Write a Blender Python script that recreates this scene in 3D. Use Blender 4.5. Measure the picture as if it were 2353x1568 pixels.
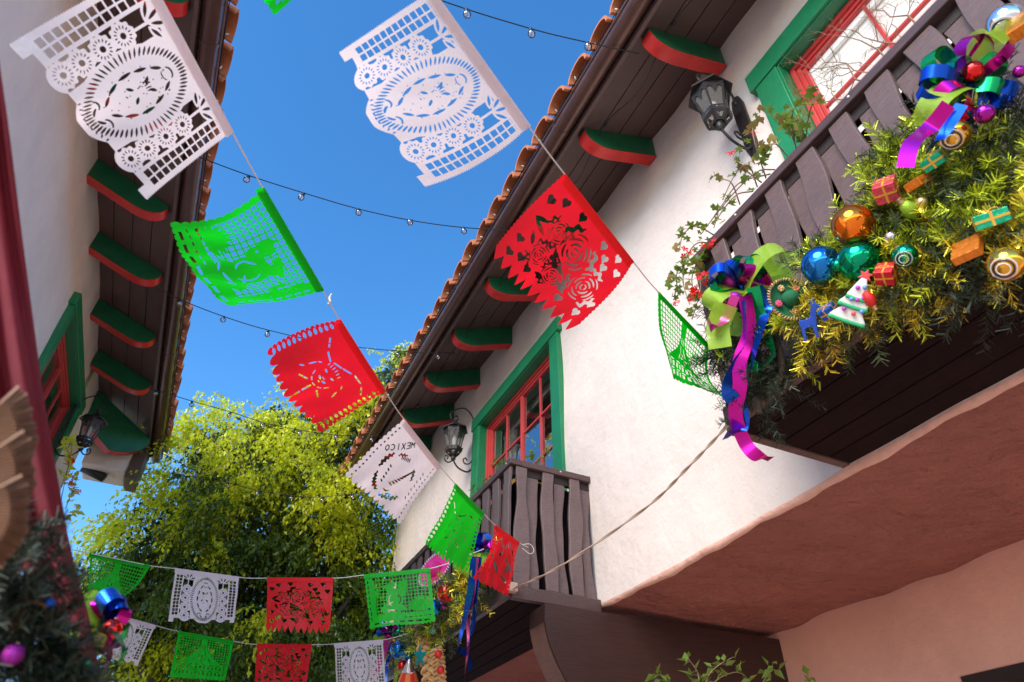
import bpy, math, random
import numpy as np
from math import sin, cos, pi, radians, atan2, sqrt
from mathutils import Vector, Matrix, Euler
for o in list(bpy.data.objects): bpy.data.objects.remove(o)
random.seed(7); rng = np.random.default_rng(7)
scene = bpy.context.scene
COL = scene.collection
# ---------------------------------------------------------------- camera
IW, IH, FPX = 2353, 1568, 1531.0
CAM = np.array([0.0, 0.0, 1.6])
AZ, PITCH, ROLL = radians(25.2), radians(39.0), radians(0.6)
FW = np.array([sin(AZ)*cos(PITCH), cos(AZ)*cos(PITCH), sin(PITCH)])
_rt = np.array([cos(AZ), -sin(AZ), 0.0]); _up = np.cross(_rt, FW)
RT = _rt*cos(ROLL)+_up*sin(ROLL); UP = _up*cos(ROLL)-_rt*sin(ROLL)
cd = bpy.data.cameras.new('camera'); cam = bpy.data.objects.new('camera', cd); COL.objects.link(cam)
cam.matrix_world = Matrix(((RT[0], UP[0], -FW[0], CAM[0]), (RT[1], UP[1], -FW[1], CAM[1]), (RT[2], UP[2], -FW[2], CAM[2]), (0, 0, 0, 1)))
cd.sensor_width = 36; cd.lens = 36*FPX/IW; cd.clip_end = 3000; cd.clip_start = 0.05
cd.dof.use_dof = True; cd.dof.focus_distance = 3.6; cd.dof.aperture_fstop = 4.5
scene.camera = cam
# ---------------------------------------------------------------- sky, sun, exposure
SUN = Vector((-0.80, -0.46, 0.56)).normalized()
w = bpy.data.worlds.new('World'); scene.world = w; w.use_nodes = True
nt = w.node_tree; nt.nodes.clear()
sky = nt.nodes.new('ShaderNodeTexSky'); sky.sky_type = 'NISHITA'; sky.sun_disc = False
sky.sun_elevation = math.asin(SUN.z); sky.sun_rotation = atan2(SUN.x, SUN.y)
sky.air_density = 1.0; sky.dust_density = 0.15; sky.ozone_density = 3.0; sky.altitude = 300
hs = nt.nodes.new('ShaderNodeHueSaturation'); hs.inputs['Saturation'].default_value = 1.26; hs.inputs['Value'].default_value = 1.18
bg = nt.nodes.new('ShaderNodeBackground'); bg.inputs['Strength'].default_value = 0.15
wo = nt.nodes.new('ShaderNodeOutputWorld')
nt.links.new(sky.outputs[0], hs.inputs['Color']); nt.links.new(hs.outputs[0], bg.inputs['Color']); nt.links.new(bg.outputs[0], wo.inputs['Surface'])
sd = bpy.data.lights.new('sun', 'SUN'); sd.energy = 2.25; sd.angle = radians(36); sd.color = (1.0, 0.89, 0.74)
so = bpy.data.objects.new('sun', sd); COL.objects.link(so); so.rotation_euler = SUN.to_track_quat('Z', 'Y').to_euler()
scene.render.engine = 'CYCLES'
scene.view_settings.view_transform = 'Standard'; scene.view_settings.look = 'None'
scene.view_settings.gamma = 1.0; scene.view_settings.use_curve_mapping = False
scene.view_settings.exposure = 1.05
scene.cycles.max_bounces = 7; scene.cycles.diffuse_bounces = 4; scene.cycles.glossy_bounces = 4
scene.cycles.transparent_max_bounces = 12
# ---------------------------------------------------------------- pixel -> point on a plane of the place
def ray(px, py): return FW + RT*((px-IW/2)/FPX) + UP*((IH/2-py)/FPX)
def onx(px, py, x): d = ray(px, py); return CAM + d*((x-CAM[0])/d[0])
def ony(px, py, y): d = ray(px, py); return CAM + d*((y-CAM[1])/d[1])
def onz(px, py, z): d = ray(px, py); return CAM + d*((z-CAM[2])/d[2])
def ond(px, py, t): return CAM + ray(px, py)*t
def depth_of(p): return float((np.array(p)-CAM) @ FW)
def proj(p):
    v = np.array(p)-CAM; z = v@FW
    return IW/2+FPX*(v@RT)/z, IH/2-FPX*(v@UP)/z
# ---------------------------------------------------------------- object helpers
def tag(o, label=None, cat=None, group=None, kind=None):
    if label: o['label'] = label
    if cat: o['category'] = cat
    if group: o['group'] = group
    if kind: o['kind'] = kind
    return o
def empty(name, loc=(0, 0, 0), label=None, cat=None, group=None):
    o = bpy.data.objects.new(name, None); COL.objects.link(o); o.location = loc; o.empty_display_size = .05
    return tag(o, label, cat, group)
def link(name, me, parent=None, loc=None, rot=None, scale=None):
    o = bpy.data.objects.new(name, me); COL.objects.link(o)
    if parent: o.parent = parent
    if loc is not None: o.location = loc
    if rot is not None: o.rotation_euler = rot
    if scale is not None: o.scale = scale
    return o
def mkmesh(name, v, f, mats, smooth=False, mi=None):
    me = bpy.data.meshes.new(name); me.from_pydata([tuple(map(float, p)) for p in v], [], f); me.update()
    if not isinstance(mats, (list, tuple)): mats = [mats]
    for m in mats: me.materials.append(m)
    if mi is not None: me.polygons.foreach_set('material_index', np.array(mi, dtype=np.int32))
    if smooth: me.polygons.foreach_set('use_smooth', np.ones(len(me.polygons), dtype=bool))
    return me
def unit(v):
    v = np.array(v, float); n = np.linalg.norm(v); return v/n if n > 1e-9 else v
def basis(d):
    d = unit(d); a = np.array([0, 0, 1.0]) if abs(d[2]) < .9 else np.array([1.0, 0, 0])
    u = unit(np.cross(a, d)); return u, np.cross(d, u), d
def catmull(pts, n):
    P = [np.array(p, float) for p in pts]
    if len(P) < 3:
        return [P[0]+(P[-1]-P[0])*i/n for i in range(n+1)]
    Q = [2*P[0]-P[1]]+P+[2*P[-1]-P[-2]]; out = []
    seg = len(P)-1
    for k in range(n+1):
        t = min(k/n*seg, seg-1e-9); i = int(t); t -= i
        a, b, c, d = Q[i:i+4]
        out.append(.5*((2*b)+(c-a)*t+(2*a-5*b+4*c-d)*t*t+(3*b-a-3*c+d)*t**3))
    return out
class MB:
    def __init__(s): s.v = []; s.f = []; s.m = []; s.cur = 0
    def add(s, v, f):
        n = len(s.v); s.v += [tuple(p) for p in v]
        for q in f: s.f.append(tuple(n+i for i in q)); s.m.append(s.cur)
        return s
    def box(s, a, b):
        (x0, y0, z0), (x1, y1, z1) = a, b
        return s.add([(x0, y0, z0), (x1, y0, z0), (x1, y1, z0), (x0, y1, z0), (x0, y0, z1), (x1, y0, z1), (x1, y1, z1), (x0, y1, z1)],
                     [(3, 2, 1, 0), (4, 5, 6, 7), (0, 1, 5, 4), (1, 2, 6, 5), (2, 3, 7, 6), (3, 0, 4, 7)])
    def bar(s, p, q, wdt, hgt, up=(0, 0, 1)):
        p, q = np.array(p, float), np.array(q, float); d = unit(q-p); sd_ = unit(np.cross(d, up)); u = np.cross(sd_, d)
        v = []
        for c in (p, q):
            for a, b in ((-1, -1), (1, -1), (1, 1), (-1, 1)): v.append(c+sd_*a*wdt/2+u*b*hgt/2)
        return s.add(v, [(3, 2, 1, 0), (4, 5, 6, 7), (0, 1, 5, 4), (1, 2, 6, 5), (2, 3, 7, 6), (3, 0, 4, 7)])
    def tube(s, path, r, n=8, caps=True):
        P = [np.array(p, float) for p in path]; R = r if isinstance(r, (list, tuple, np.ndarray)) else [r]*len(P)
        u, w_, _ = basis(P[1]-P[0]); v = []
        for i, p in enumerate(P):
            d = unit(P[min(i+1, len(P)-1)]-P[max(i-1, 0)])
            u = unit(u-d*(u@d)); w_ = np.cross(d, u)
            for k in range(n):
                a = 2*pi*k/n; v.append(p+(u*cos(a)+w_*sin(a))*R[i])
        f = []
        for i in range(len(P)-1):
            for k in range(n):
                k2 = (k+1) % n; f.append((i*n+k, i*n+k2, (i+1)*n+k2, (i+1)*n+k))
        if caps: f.append(tuple(range(n-1, -1, -1))); f.append(tuple((len(P)-1)*n+k for k in range(n)))
        return s.add(v, f)
    def lathe(s, prof, n=16, c=(0, 0, 0), axis=(0, 0, 1), phase=0):
        u, w_, d = basis(axis); c = np.array(c, float); v = []; f = []
        for r, z in prof:
            for k in range(n):
                a = 2*pi*k/n+phase; v.append(c+d*z+(u*cos(a)+w_*sin(a))*r)
        for i in range(len(prof)-1):
            for k in range(n):
                k2 = (k+1) % n; f.append((i*n+k, i*n+k2, (i+1)*n+k2, (i+1)*n+k))
        f.append(tuple(range(n-1, -1, -1))); f.append(tuple((len(prof)-1)*n+k for k in range(n)))
        return s.add(v, f)
    def ball(s, c, r, n=16, m=10, sx=(1, 1, 1)):
        v = []; f = []
        for i in range(m+1):
            t = pi*i/m
            for k in range(n):
                a = 2*pi*k/n; v.append((c[0]+r*sx[0]*sin(t)*cos(a), c[1]+r*sx[1]*sin(t)*sin(a), c[2]+r*sx[2]*cos(t)))
        for i in range(m):
            for k in range(n):
                k2 = (k+1) % n; f.append((i*n+k, (i+1)*n+k, (i+1)*n+k2, i*n+k2))
        return s.add(v, f)
    def prism(s, poly, o, U, V, T):
        o, U, V, T = [np.array(x, float) for x in (o, U, V, T)]; n = len(poly)
        a = [o+U*p[0]+V*p[1] for p in poly]; b = [p+T for p in a]
        flip = np.dot(np.cross(U, V), T) > 0
        f = [tuple(range(n-1, -1, -1)), tuple(range(n, 2*n))]+[(i, (i+1) % n, n+(i+1) % n, n+i) for i in range(n)]
        if not flip: f = [tuple(reversed(q)) for q in f]
        return s.add(a+b, f)
    def strip(s, path, across, wdt):          # flat ribbon: across = list of width directions
        v = []; f = []
        for p, a in zip(path, across):
            v += [np.array(p)-np.array(a)*wdt/2, np.array(p)+np.array(a)*wdt/2]
        for i in range(len(path)-1): f.append((2*i, 2*i+1, 2*i+3, 2*i+2))
        return s.add(v, f)
    def grid(s, fn, nu, nv):
        v = [fn(i/nu, j/nv) for j in range(nv+1) for i in range(nu+1)]
        return s.add(v, [(j*(nu+1)+i, j*(nu+1)+i+1, (j+1)*(nu+1)+i+1, (j+1)*(nu+1)+i) for j in range(nv) for i in range(nu)])
    def mesh(s, name, mats, smooth=False): return mkmesh(name, s.v, s.f, mats, smooth, s.m)
    def build(s, name, mats, parent=None, smooth=False, bevel=0, loc=None, auto=None):
        me = s.mesh(name, mats, smooth)
        if auto is not None: me.polygons.foreach_set('use_smooth', np.ones(len(me.polygons), dtype=bool)); me.set_sharp_from_angle(angle=radians(auto))
        o = link(name, me, parent, loc)
        if bevel:
            b = o.modifiers.new('bevel', 'BEVEL'); b.width = bevel; b.segments = 2; b.limit_method = 'ANGLE'; b.angle_limit = radians(40)
        return o
# ---------------------------------------------------------------- materials
def mat(name, col, rough=.6, metal=0., spec=.5, var=None, bump=None, trans=0., tcol=None, coat=0., island=0., streak=None, sheen=0.):
    m = bpy.data.materials.new(name); m.use_nodes = True; T = m.node_tree; N = T.nodes; Lk = T.links
    b = N['Principled BSDF']; out = N['Material Output']
    b.inputs['Base Color'].default_value = (*col, 1); b.inputs['Roughness'].default_value = rough
    b.inputs['Metallic'].default_value = metal; b.inputs['Specular IOR Level'].default_value = spec
    if coat: b.inputs['Coat Weight'].default_value = coat; b.inputs['Coat Roughness'].default_value = .08
    tc = N.new('ShaderNodeTexCoord'); csock = None
    def noise(scale, detail=5, vec=None, rgh=.55):
        n = N.new('ShaderNodeTexNoise'); n.inputs['Scale'].default_value = scale; n.inputs['Detail'].default_value = detail; n.inputs['Roughness'].default_value = rgh
        Lk.new(vec if vec else tc.outputs['Object'], n.inputs['Vector']); return n
    def hsv(src, fac_sock, amt):
        h = N.new('ShaderNodeHueSaturation'); mr = N.new('ShaderNodeMapRange')
        mr.inputs['From Min'].default_value = .25; mr.inputs['From Max'].default_value = .75
        mr.inputs['To Min'].default_value = 1-amt; mr.inputs['To Max'].default_value = 1+amt
        Lk.new(fac_sock, mr.inputs['Value']); Lk.new(mr.outputs[0], h.inputs['Value'])
        if src is None: h.inputs['Color'].default_value = (*col, 1)
        else: Lk.new(src, h.inputs['Color'])
        return h.outputs['Color']
    for sc, am in (var or []): csock = hsv(csock, noise(sc).outputs['Fac'], am)
    if island:
        g = N.new('ShaderNodeNewGeometry'); csock = hsv(csock, g.outputs['Random Per Island'], island)
    svec = None
    if streak:                                    # (scale, stretch xyz, amount): grain
        mp = N.new('ShaderNodeMapping'); mp.inputs['Scale'].default_value = streak[1]; Lk.new(tc.outputs['Object'], mp.inputs['Vector']); svec = mp.outputs[0]
        sn = noise(streak[0], 4, svec); csock = hsv(csock, sn.outputs['Fac'], streak[2])
    if csock is not None: Lk.new(csock, b.inputs['Base Color'])
    hgt = None
    for sc, st, ds in (bump or []):
        bn = N.new('ShaderNodeBump'); bn.inputs['Strength'].default_value = st; bn.inputs['Distance'].default_value = ds
        src = noise(sc, 6, svec if (streak and sc < 0) else None)
        if sc < 0: src.inputs['Scale'].default_value = -sc
        Lk.new(src.outputs['Fac'], bn.inputs['Height'])
        if hgt is not None: Lk.new(hgt, bn.inputs['Normal'])
        hgt = bn.outputs['Normal']
    if hgt is not None: Lk.new(hgt, b.inputs['Normal'])
    if trans:
        t = N.new('ShaderNodeBsdfTranslucent'); t.inputs['Color'].default_value = (*(tcol or col), 1)
        if csock is not None and not tcol: Lk.new(csock, t.inputs['Color'])
        mx = N.new('ShaderNodeMixShader'); mx.inputs[0].default_value = trans
        Lk.new(b.outputs[0], mx.inputs[1]); Lk.new(t.outputs[0], mx.inputs[2]); Lk.new(mx.outputs[0], out.inputs['Surface'])
    return m
def glassmat(name, tint=(1, 1, 1), refl=.5, rough=.02, ior=1.5):
    m = bpy.data.materials.new(name); m.use_nodes = True; T = m.node_tree; N = T.nodes; N.remove(N['Principled BSDF'])
    g = N.new('ShaderNodeBsdfGlossy'); g.inputs['Roughness'].default_value = rough; g.inputs['Color'].default_value = (1, 1, 1, 1)
    t = N.new('ShaderNodeBsdfTransparent'); t.inputs['Color'].default_value = (*tint, 1)
    fr = N.new('ShaderNodeFresnel'); fr.inputs['IOR'].default_value = ior
    mr = N.new('ShaderNodeMapRange'); mr.inputs['To Min'].default_value = refl*.25; mr.inputs['To Max'].default_value = 1.0
    mx = N.new('ShaderNodeMixShader'); T.links.new(fr.outputs[0], mr.inputs['Value']); T.links.new(mr.outputs[0], mx.inputs[0])
    T.links.new(t.outputs[0], mx.inputs[1]); T.links.new(g.outputs[0], mx.inputs[2]); T.links.new(mx.outputs[0], N['Material Output'].inputs['Surface'])
    return m
M = {}
M['plaster'] = mat('plaster', (.74, .64, .58), .85, var=[(1.2, .05), (7, .04), (60, .03)], bump=[(3.5, .5, .04), (16, .5, .012), (60, .4, .004), (240, .4, .0015)])
M['plaster_left'] = mat('plaster_peach', (.88, .74, .66), .85, var=[(1.1, .06), (8, .04)], bump=[(3.5, .5, .04), (26, .35, .008), (140, .35, .002)])
M['plaster_edge'] = mat('plaster_edge', (.76, .44, .34), .9, var=[(4, .1), (20, .08)], bump=[(9, .7, .03), (40, .6, .008)])  # salmon tint stands in for shade and warm bounce along this edge
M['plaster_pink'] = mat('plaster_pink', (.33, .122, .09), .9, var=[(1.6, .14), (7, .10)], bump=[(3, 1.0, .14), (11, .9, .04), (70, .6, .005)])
M['plaster_salmon'] = mat('plaster_salmon', (.78, .40, .30), .9, var=[(1.4, .08), (8, .05)], bump=[(3, .4, .03), (24, .4, .008), (120, .4, .002)])
M['brown'] = mat('brown_paint', (.06, .032, .03), .42, var=[(5, .12)], streak=(9, (1.5, 14, 14), .14), bump=[(-7, .3, .006), (60, .25, .002)])
M['slat'] = mat('slat_brown_paint', (.15, .098, .093), .36, var=[(4, .15)], streak=(12, (2, 3, 26), .30), bump=[(-16, .5, .007), (70, .3, .002)])
M['rail'] = mat('rail_brown_paint', (.085, .048, .045), .36, var=[(4, .12)], streak=(8, (14, 1.2, 14), .30), bump=[(-9, .6, .006), (70, .3, .002)])
M['darkwood'] = mat('dark_wood', (.022, .011, .010), .55, var=[(3, .2)], streak=(7, (1.2, 14, 16), .25), bump=[(-9, .4, .006)])
M['bracketwood'] = mat('bracket_wood', (.042, .017, .014), .5, var=[(3, .15)], streak=(6, (1.2, 14, 16), .22), bump=[(-9, .4, .006)])
M['soffit'] = mat('soffit_paint', (.115, .068, .06), .5, var=[(6, .1)], bump=[(40, .2, .003)], streak=(8, (14, 1.2, 14), .1))
M['gutter'] = mat('gutter_metal', (.13, .068, .056), .25, metal=.45, var=[(3, .15), (14, .08)], bump=[(9, .08, .004)])
M['green'] = mat('green_paint', (.012, .20, .075), .38, var=[(5, .12)], streak=(8, (12, 12, 2), .1), bump=[(-8, .35, .004), (60, .25, .002)])
M['dgreen'] = mat('dark_green_paint', (.008, .125, .05), .42, var=[(6, .25), (25, .15)], bump=[(30, .2, .003)])
M['red'] = mat('red_paint', (.62, .028, .024), .38, var=[(6, .2), (30, .12)], bump=[(40, .2, .002)])
M['redwood'] = mat('red_trim', (.55, .05, .045), .35, var=[(6, .12)], bump=[(50, .15, .002)])
M['terracotta'] = mat('terracotta', (.52, .17, .065), .75, var=[(5, .22), (30, .12)], bump=[(40, .4, .004)])
M['terradark'] = mat('terracotta_deep', (.40, .13, .06), .8, var=[(6, .2)], bump=[(40, .4, .004)])
M['iron'] = mat('wrought_iron', (.036, .028, .026), .45, metal=.3, var=[(12, .3)], bump=[(60, .3, .002)])
M['glass'] = glassmat('window_glass', (.75, .78, .78), 1.1)
M['lampglass'] = mat('lamp_glass', (.42, .39, .35), .25, spec=.3)
_T = M['lampglass'].node_tree; _o = _T.nodes['Material Output']; _s = _o.inputs['Surface'].links[0].from_socket; _t = _T.nodes.new('ShaderNodeBsdfTransparent'); _m = _T.nodes.new('ShaderNodeMixShader'); _m.inputs[0].default_value = .74
_T.links.new(_s, _m.inputs[1]); _T.links.new(_t.outputs[0], _m.inputs[2]); _T.links.new(_m.outputs[0], _o.inputs['Surface'])
M['bulbglass'] = glassmat('bulb_glass', (.96, .97, .98), .7, .01)
M['frost'] = mat('frosted_candle', (.75, .72, .66), .5, trans=.3)
M['blindglass'] = glassmat('clear_window_glass', (.97, .97, .97), .15, .02, 1.3)
M['blind'] = mat('blind', (.88, .85, .80), .6, var=[(4, .04)])
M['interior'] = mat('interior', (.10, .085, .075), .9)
M['curtain'] = mat('curtain', (.62, .56, .50), .9)
M['ground'] = mat('paving', (.62, .46, .36), .85, var=[(.8, .12), (12, .12)], bump=[(20, .4, .01)])
M['cable'] = mat('black_cable', (.012, .012, .012), .5)
M['whitecord'] = mat('white_cord', (.70, .64, .60), .8, bump=[(200, .5, .001)])
M['beigecord'] = mat('beige_cord', (.46, .33, .26), .55)
M['steel'] = mat('nail_steel', (.5, .5, .5), .4, metal=.9)
M['floorwood'] = mat('floor_wood', (.016, .008, .008), .85, spec=.1, var=[(3, .2)], streak=(7, (14, 1.2, 16), .25), bump=[(-9, .4, .006)])
M['soil'] = mat('soil', (.04, .028, .02), .95, bump=[(40, .8, .01)])
# ================================================================ the setting
g = MB().grid(lambda u, v: (-120+240*u, -120+240*v, 0), 4, 4).build('ground', M['ground']); tag(g, kind='structure')
# ---------------------------------------------------------------- right building
XW = 2.3                         # street face of the upper storey
RB = empty('plaster_house', (XW, 4, 0), 'cream plastered house on the right with overhanging upper storey and tiled eaves', 'house')
def part(mb, name, m, parent, **k):
    # mesh data is in world coordinates; keep it there under a moved parent
    o = mb.build(name, m, parent, **k); o.matrix_parent_inverse = parent.matrix_world.inverted() if False else Matrix.Translation(-Vector(parent_world(parent)))
    return o
def parent_world(p):
    v = Vector((0, 0, 0))
    while p: v += Vector(p.location)+p.matrix_parent_inverse.translation; p = p.parent
    return v
def wobble(y, z, s=1.0): return s*(.010*sin(2.1*y+.7*z)+.008*sin(3.7*z-1.3*y+1)+.006*sin(6.1*y+2)*sin(5.3*z)+.004*sin(13*y+3*z))
def wall_sheet(x, y0, y1, z0, z1, holes, step, sgn, thick=.3):
    """plastered wall with real openings: sheet on plane x plus reveals"""
    ys = sorted(set([y0, y1]+[h[i] for h in holes for i in (0, 1)]+list(np.arange(y0, y1, step))))
    zs = sorted(set([z0, z1]+[h[i] for h in holes for i in (2, 3)]+list(np.arange(z0, z1, step))))
    mb = MB(); idx = {}
    def vid(i, j):
        if (i, j) not in idx:
            y, z = ys[i], zs[j]; idx[(i, j)] = len(mb.v)
            edge = 0 if j == 0 else 0
            mb.v.append((x+sgn*wobble(y, z), y, z+edge))
        return idx[(i, j)]
    for i in range(len(ys)-1):
        for j in range(len(zs)-1):
            cy, cz = (ys[i]+ys[i+1])/2, (zs[j]+zs[j+1])/2
            if any(h[0] < cy < h[1] and h[2] < cz < h[3] for h in holes): continue
            q = (vid(i, j), vid(i, j+1), vid(i+1, j+1), vid(i+1, j))
            mb.f.append(q if sgn > 0 else q[::-1]); mb.m.append(0)
    for h in holes:
        a, b, c, d = h; xi = x+sgn*thick
        mb.add([(x, a, c), (x, b, c), (x, b, d), (x, a, d), (xi, a, c), (xi, b, c), (xi, b, d), (xi, a, d)],
               [(0, 1, 5, 4), (1, 2, 6, 5), (2, 3, 7, 6), (3, 0, 4, 7)])
    return mb
WIN_F = (4.03, 5.60, 3.6, 5.34)      # far window opening y0,y1,z0,z1
WIN_N = (-.62, 1.18, 3.75, 5.36)     # near window opening
part(wall_sheet(XW, -2.5, 8.5, 2.93, 6.18, [WIN_F, WIN_N], .12, 1), 'upper_wall', M['plaster'], RB, smooth=True)
# rounded lower arris of the overhang and its underside
def arris(u, v):
    y = -2.5+11*u; a = v*pi/2; r = .026+.003*sin(5*y)+.003*sin(13*y+1)+.002*sin(31*y)
    return (XW+r-r*cos(a)+wobble(y, 2.93), y, 2.932-r*sin(a))
part(MB().grid(arris, 200, 6), 'wall_arris', M['plaster_edge'], RB, smooth=True)
def under(u, v):
    y = -2.5+11*u; x = XW+.045+1.32*v
    if v == 0: return arris(u, 1.0)
    z0_ = 2.906
    return (x, y, z0_+min(1, 3*v)*(.010*sin(6.2*x+1.7*y)+.010*sin(5*y-2*x)+.006*sin(11*y+7*x)+.004*sin(17*y-9*x)))
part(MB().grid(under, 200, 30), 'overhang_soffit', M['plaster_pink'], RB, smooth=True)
part(wall_sheet(3.62, -2.5, 8.5, 0, 2.99, [(-1.2, 2.35, 0.3, 2.42)], .14, 1, .35), 'lower_wall', M['plaster_salmon'], RB, smooth=True)
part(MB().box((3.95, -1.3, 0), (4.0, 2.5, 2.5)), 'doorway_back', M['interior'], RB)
part(MB().box((3.63, -1.2, 2.36), (3.96, 2.35, 2.419)), 'doorway_lintel', M['darkwood'], RB)
# the wall that closes the far end of the upper storey
part(MB().grid(lambda u, v: (XW+3*u, 8.5, 2.9+3.3*v), 6, 8), 'end_wall', M['plaster'], RB)
def make_eaves(B, xw, s, y0, y1, zt, over, nboards, brackets, bz, tile_y, sag=0):
    """s = +1: eaves project towards -x (right house); s = -1: towards +x (left house)"""
    X = lambda d: xw-s*d            # distance d out from the wall
    slope = .42
    Z = lambda d: zt-slope*d
    bw = (over+.05)/nboards
    for i in range(nboards):
        d0, d1 = i*bw+.004-.03, (i+1)*bw-.004-.03
        mb = MB(); mb.prism([(X(d0), Z(d0)), (X(d1), Z(d1)), (X(d1), Z(d1)+.022), (X(d0), Z(d0)+.022)], (0, y0, 0), (1, 0, 0), (0, 0, 1), (0, y1-y0, 0))
        part(mb, 'soffit_board', M['soffit'], B)
    part(MB().prism([(X(-.2), Z(-.2)+.03), (X(over+.06), Z(over+.06)+.03), (X(over+.06), Z(over+.06)+.06), (X(-.2), Z(-.2)+.06)], (0, y0, 0), (1, 0, 0), (0, 0, 1), (0, y1-y0, 0)), 'roof_deck', M['darkwood'], B)
    # main roof slope up to a ridge
    part(MB().prism([(X(over), Z(over)+.07), (X(-2.6), Z(-2.6)+.07), (X(-2.6), Z(-2.6)+.12), (X(over), Z(over)+.12)], (0, y0, 0), (1, 0, 0), (0, 0, 1), (0, y1-y0, 0)), 'roof_slope', M['terradark'], B)
    # fascia + half round gutter
    part(MB().box((min(X(over+.02), X(over+.045)), y0, Z(over)-.05), (max(X(over+.02), X(over+.045)), y1, Z(over)+.07)), 'fascia', M['soffit'], B)
    gx, gz, gr = X(over+.115), Z(over)+.035, .068
    prof = [(gx+gr*cos(a), gz+gr*sin(a)) for a in np.linspace(pi, 2*pi, 13)]
    inn = [(gx+(gr-.006)*cos(a), gz+(gr-.006)*sin(a)) for a in np.linspace(2*pi, pi, 13)]
    lip = [(gx+s*(-gr-.012), gz+.002), (gx+s*(-gr-.012), gz+.014), (gx+s*(-gr), gz+.014)]
    poly = prof+inn
    gut = part(MB().prism(poly, (0, y0-.05, 0), (1, 0, 0), (0, 0, 1), (0, y1-y0+.1, 0)), 'gutter', M['gutter'], B, auto=35)
    for yy in (y0-.05, y1+.05):
        part(MB().prism(prof, (0, yy-.002, 0), (1, 0, 0), (0, 0, 1), (0, .004, 0)), 'gutter_end', M['gutter'], B)
    part(MB().tube([(gx-s*(gr+.004), y0-.05, gz+.006), (gx-s*(gr+.004), y1+.05, gz+.006)], .009, 8), 'gutter_bead', M['gutter'], B, smooth=True)
    for yj in np.arange(y0+1.1, y1, 1.9):
        part(MB().prism([(gx+(gr+.004)*cos(a), gz+(gr+.004)*sin(a)) for a in np.linspace(pi, 2*pi, 13)]+[(gx+(gr-.004)*cos(a), gz+(gr-.004)*sin(a)) for a in np.linspace(2*pi, pi, 13)], (0, yj, 0), (1, 0, 0), (0, 0, 1), (0, .03, 0)), 'gutter_joint', M['gutter'], B, auto=35)
    # carved brackets: green cheeks, red curved underside
    L = over-.02; T = .088
    zb = bz
    H = Z(0)-zb
    prof = [(0, Z(0)-.004), (L, Z(L)-.004), (L, Z(L)-.03)]
    RL = .25
    for t in np.linspace(0, pi/2, 10)[1:]:       # rounded tail, then parallel to the boards back to the wall
        d = L-RL*(1-cos(t)); prof.append((d, Z(d)-.03-(H-.03)*sin(t)))
    prof.append((0, Z(0)-H))
    pl = [(X(d), z) for d, z in prof]
    mb = MB(); mb.prism(pl, (0, 0, 0), (1, 0, 0), (0, 0, 1), (0, T, 0)); mesh_b = mb.mesh('bracket', M['dgreen'])
    mr = MB(); k0 = 2
    under_pts = prof[k0:]
    n = len(under_pts)
    va = [(X(d), -.003, z-.003) for d, z in under_pts]+[(X(d), T+.003, z-.003) for d, z in under_pts]+[(X(d), -.003, z+.006) for d, z in under_pts]+[(X(d), T+.003, z+.006) for d, z in under_pts]
    fa = []
    for i in range(n-1):
        fa += [(i, i+1, n+i+1, n+i), (2*n+i, 2*n+i+1, i+1, i), (n+i, n+i+1, 3*n+i+1, 3*n+i)]
    mr.add(va, fa); mesh_u = mr.mesh('painted_underside', M['red'], True); mesh_u.set_sharp_from_angle(angle=radians(40))
    off = -parent_world(B)
    for i, yb in enumerate(brackets):
        o = link('bracket', mesh_b, B, (off[0], off[1]+yb, off[2]), rot=(0, 0, 0))
        u = link('painted_underside', mesh_u, o)
        bv = o.modifiers.new('bevel', 'BEVEL'); bv.width = .004; bv.segments = 1
    # barrel tiles along the edge
    roof = part(MB().prism([(X(over-.05), Z(over)+.075), (X(over+.02), Z(over+.02)+.075), (X(over+.02), Z(over+.02)+.095), (X(over-.05), Z(over)+.095)], (0, y0, 0), (1, 0, 0), (0, 0, 1), (0, y1-y0, 0)), 'roof_edge', M['terradark'], B)
    def tile_mesh(conv, thick=.020, Lt=.42, r0=.122, r1=.10, n=10, seed=0):
        rr = random.Random(seed); mb = MB(); v = []; m_ = 4
        for j in range(m_+1):
            t = j/m_; r = r0+(r1-r0)*t; d = -t*Lt
            for lay in (0, 1):
                rl = r-thick*lay
                for i in range(n+1):
                    a = pi*i/n; jit = (1+.03*sin(3*a+seed)) if j == 0 else 1
                    yy = rl*cos(a)*jit; zz = rl*sin(a)*(1.05 if conv else -.75)*jit
                    v.append((-s*(d+.0)-s*0, yy, zz-slope*0+(-d)*slope))
        W_ = 2*(n+1); f = []
        for j in range(m_):
            for i in range(n):
                a = j*W_+i; f.append((a, a+1, a+1+W_, a+W_)); b = a+n+1; f.append((b+W_, b+1+W_, b+1, b))
        for i in range(n): f.append((i, n+1+i, n+2+i, i+1))
        for j in range(m_):
            a = j*W_; f.append((a, a+W_, a+W_+n+1, a+n+1)); b = j*W_+n; f.append((b, b+n+1, b+W_+n+1, b+W_))
        if s < 0: f = [q[::-1] for q in f]
        mb.add(v, f); me = mb.mesh('roof_tile', M['terracotta'], True); me.set_sharp_from_angle(angle=radians(35)); return me
    covers = [tile_mesh(True, seed=k) for k in range(4)]; pans = [tile_mesh(False, seed=9+k, r0=.075, r1=.085) for k in range(2)]
    ro = -parent_world(roof)
    y = tile_y; k = 0
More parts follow.
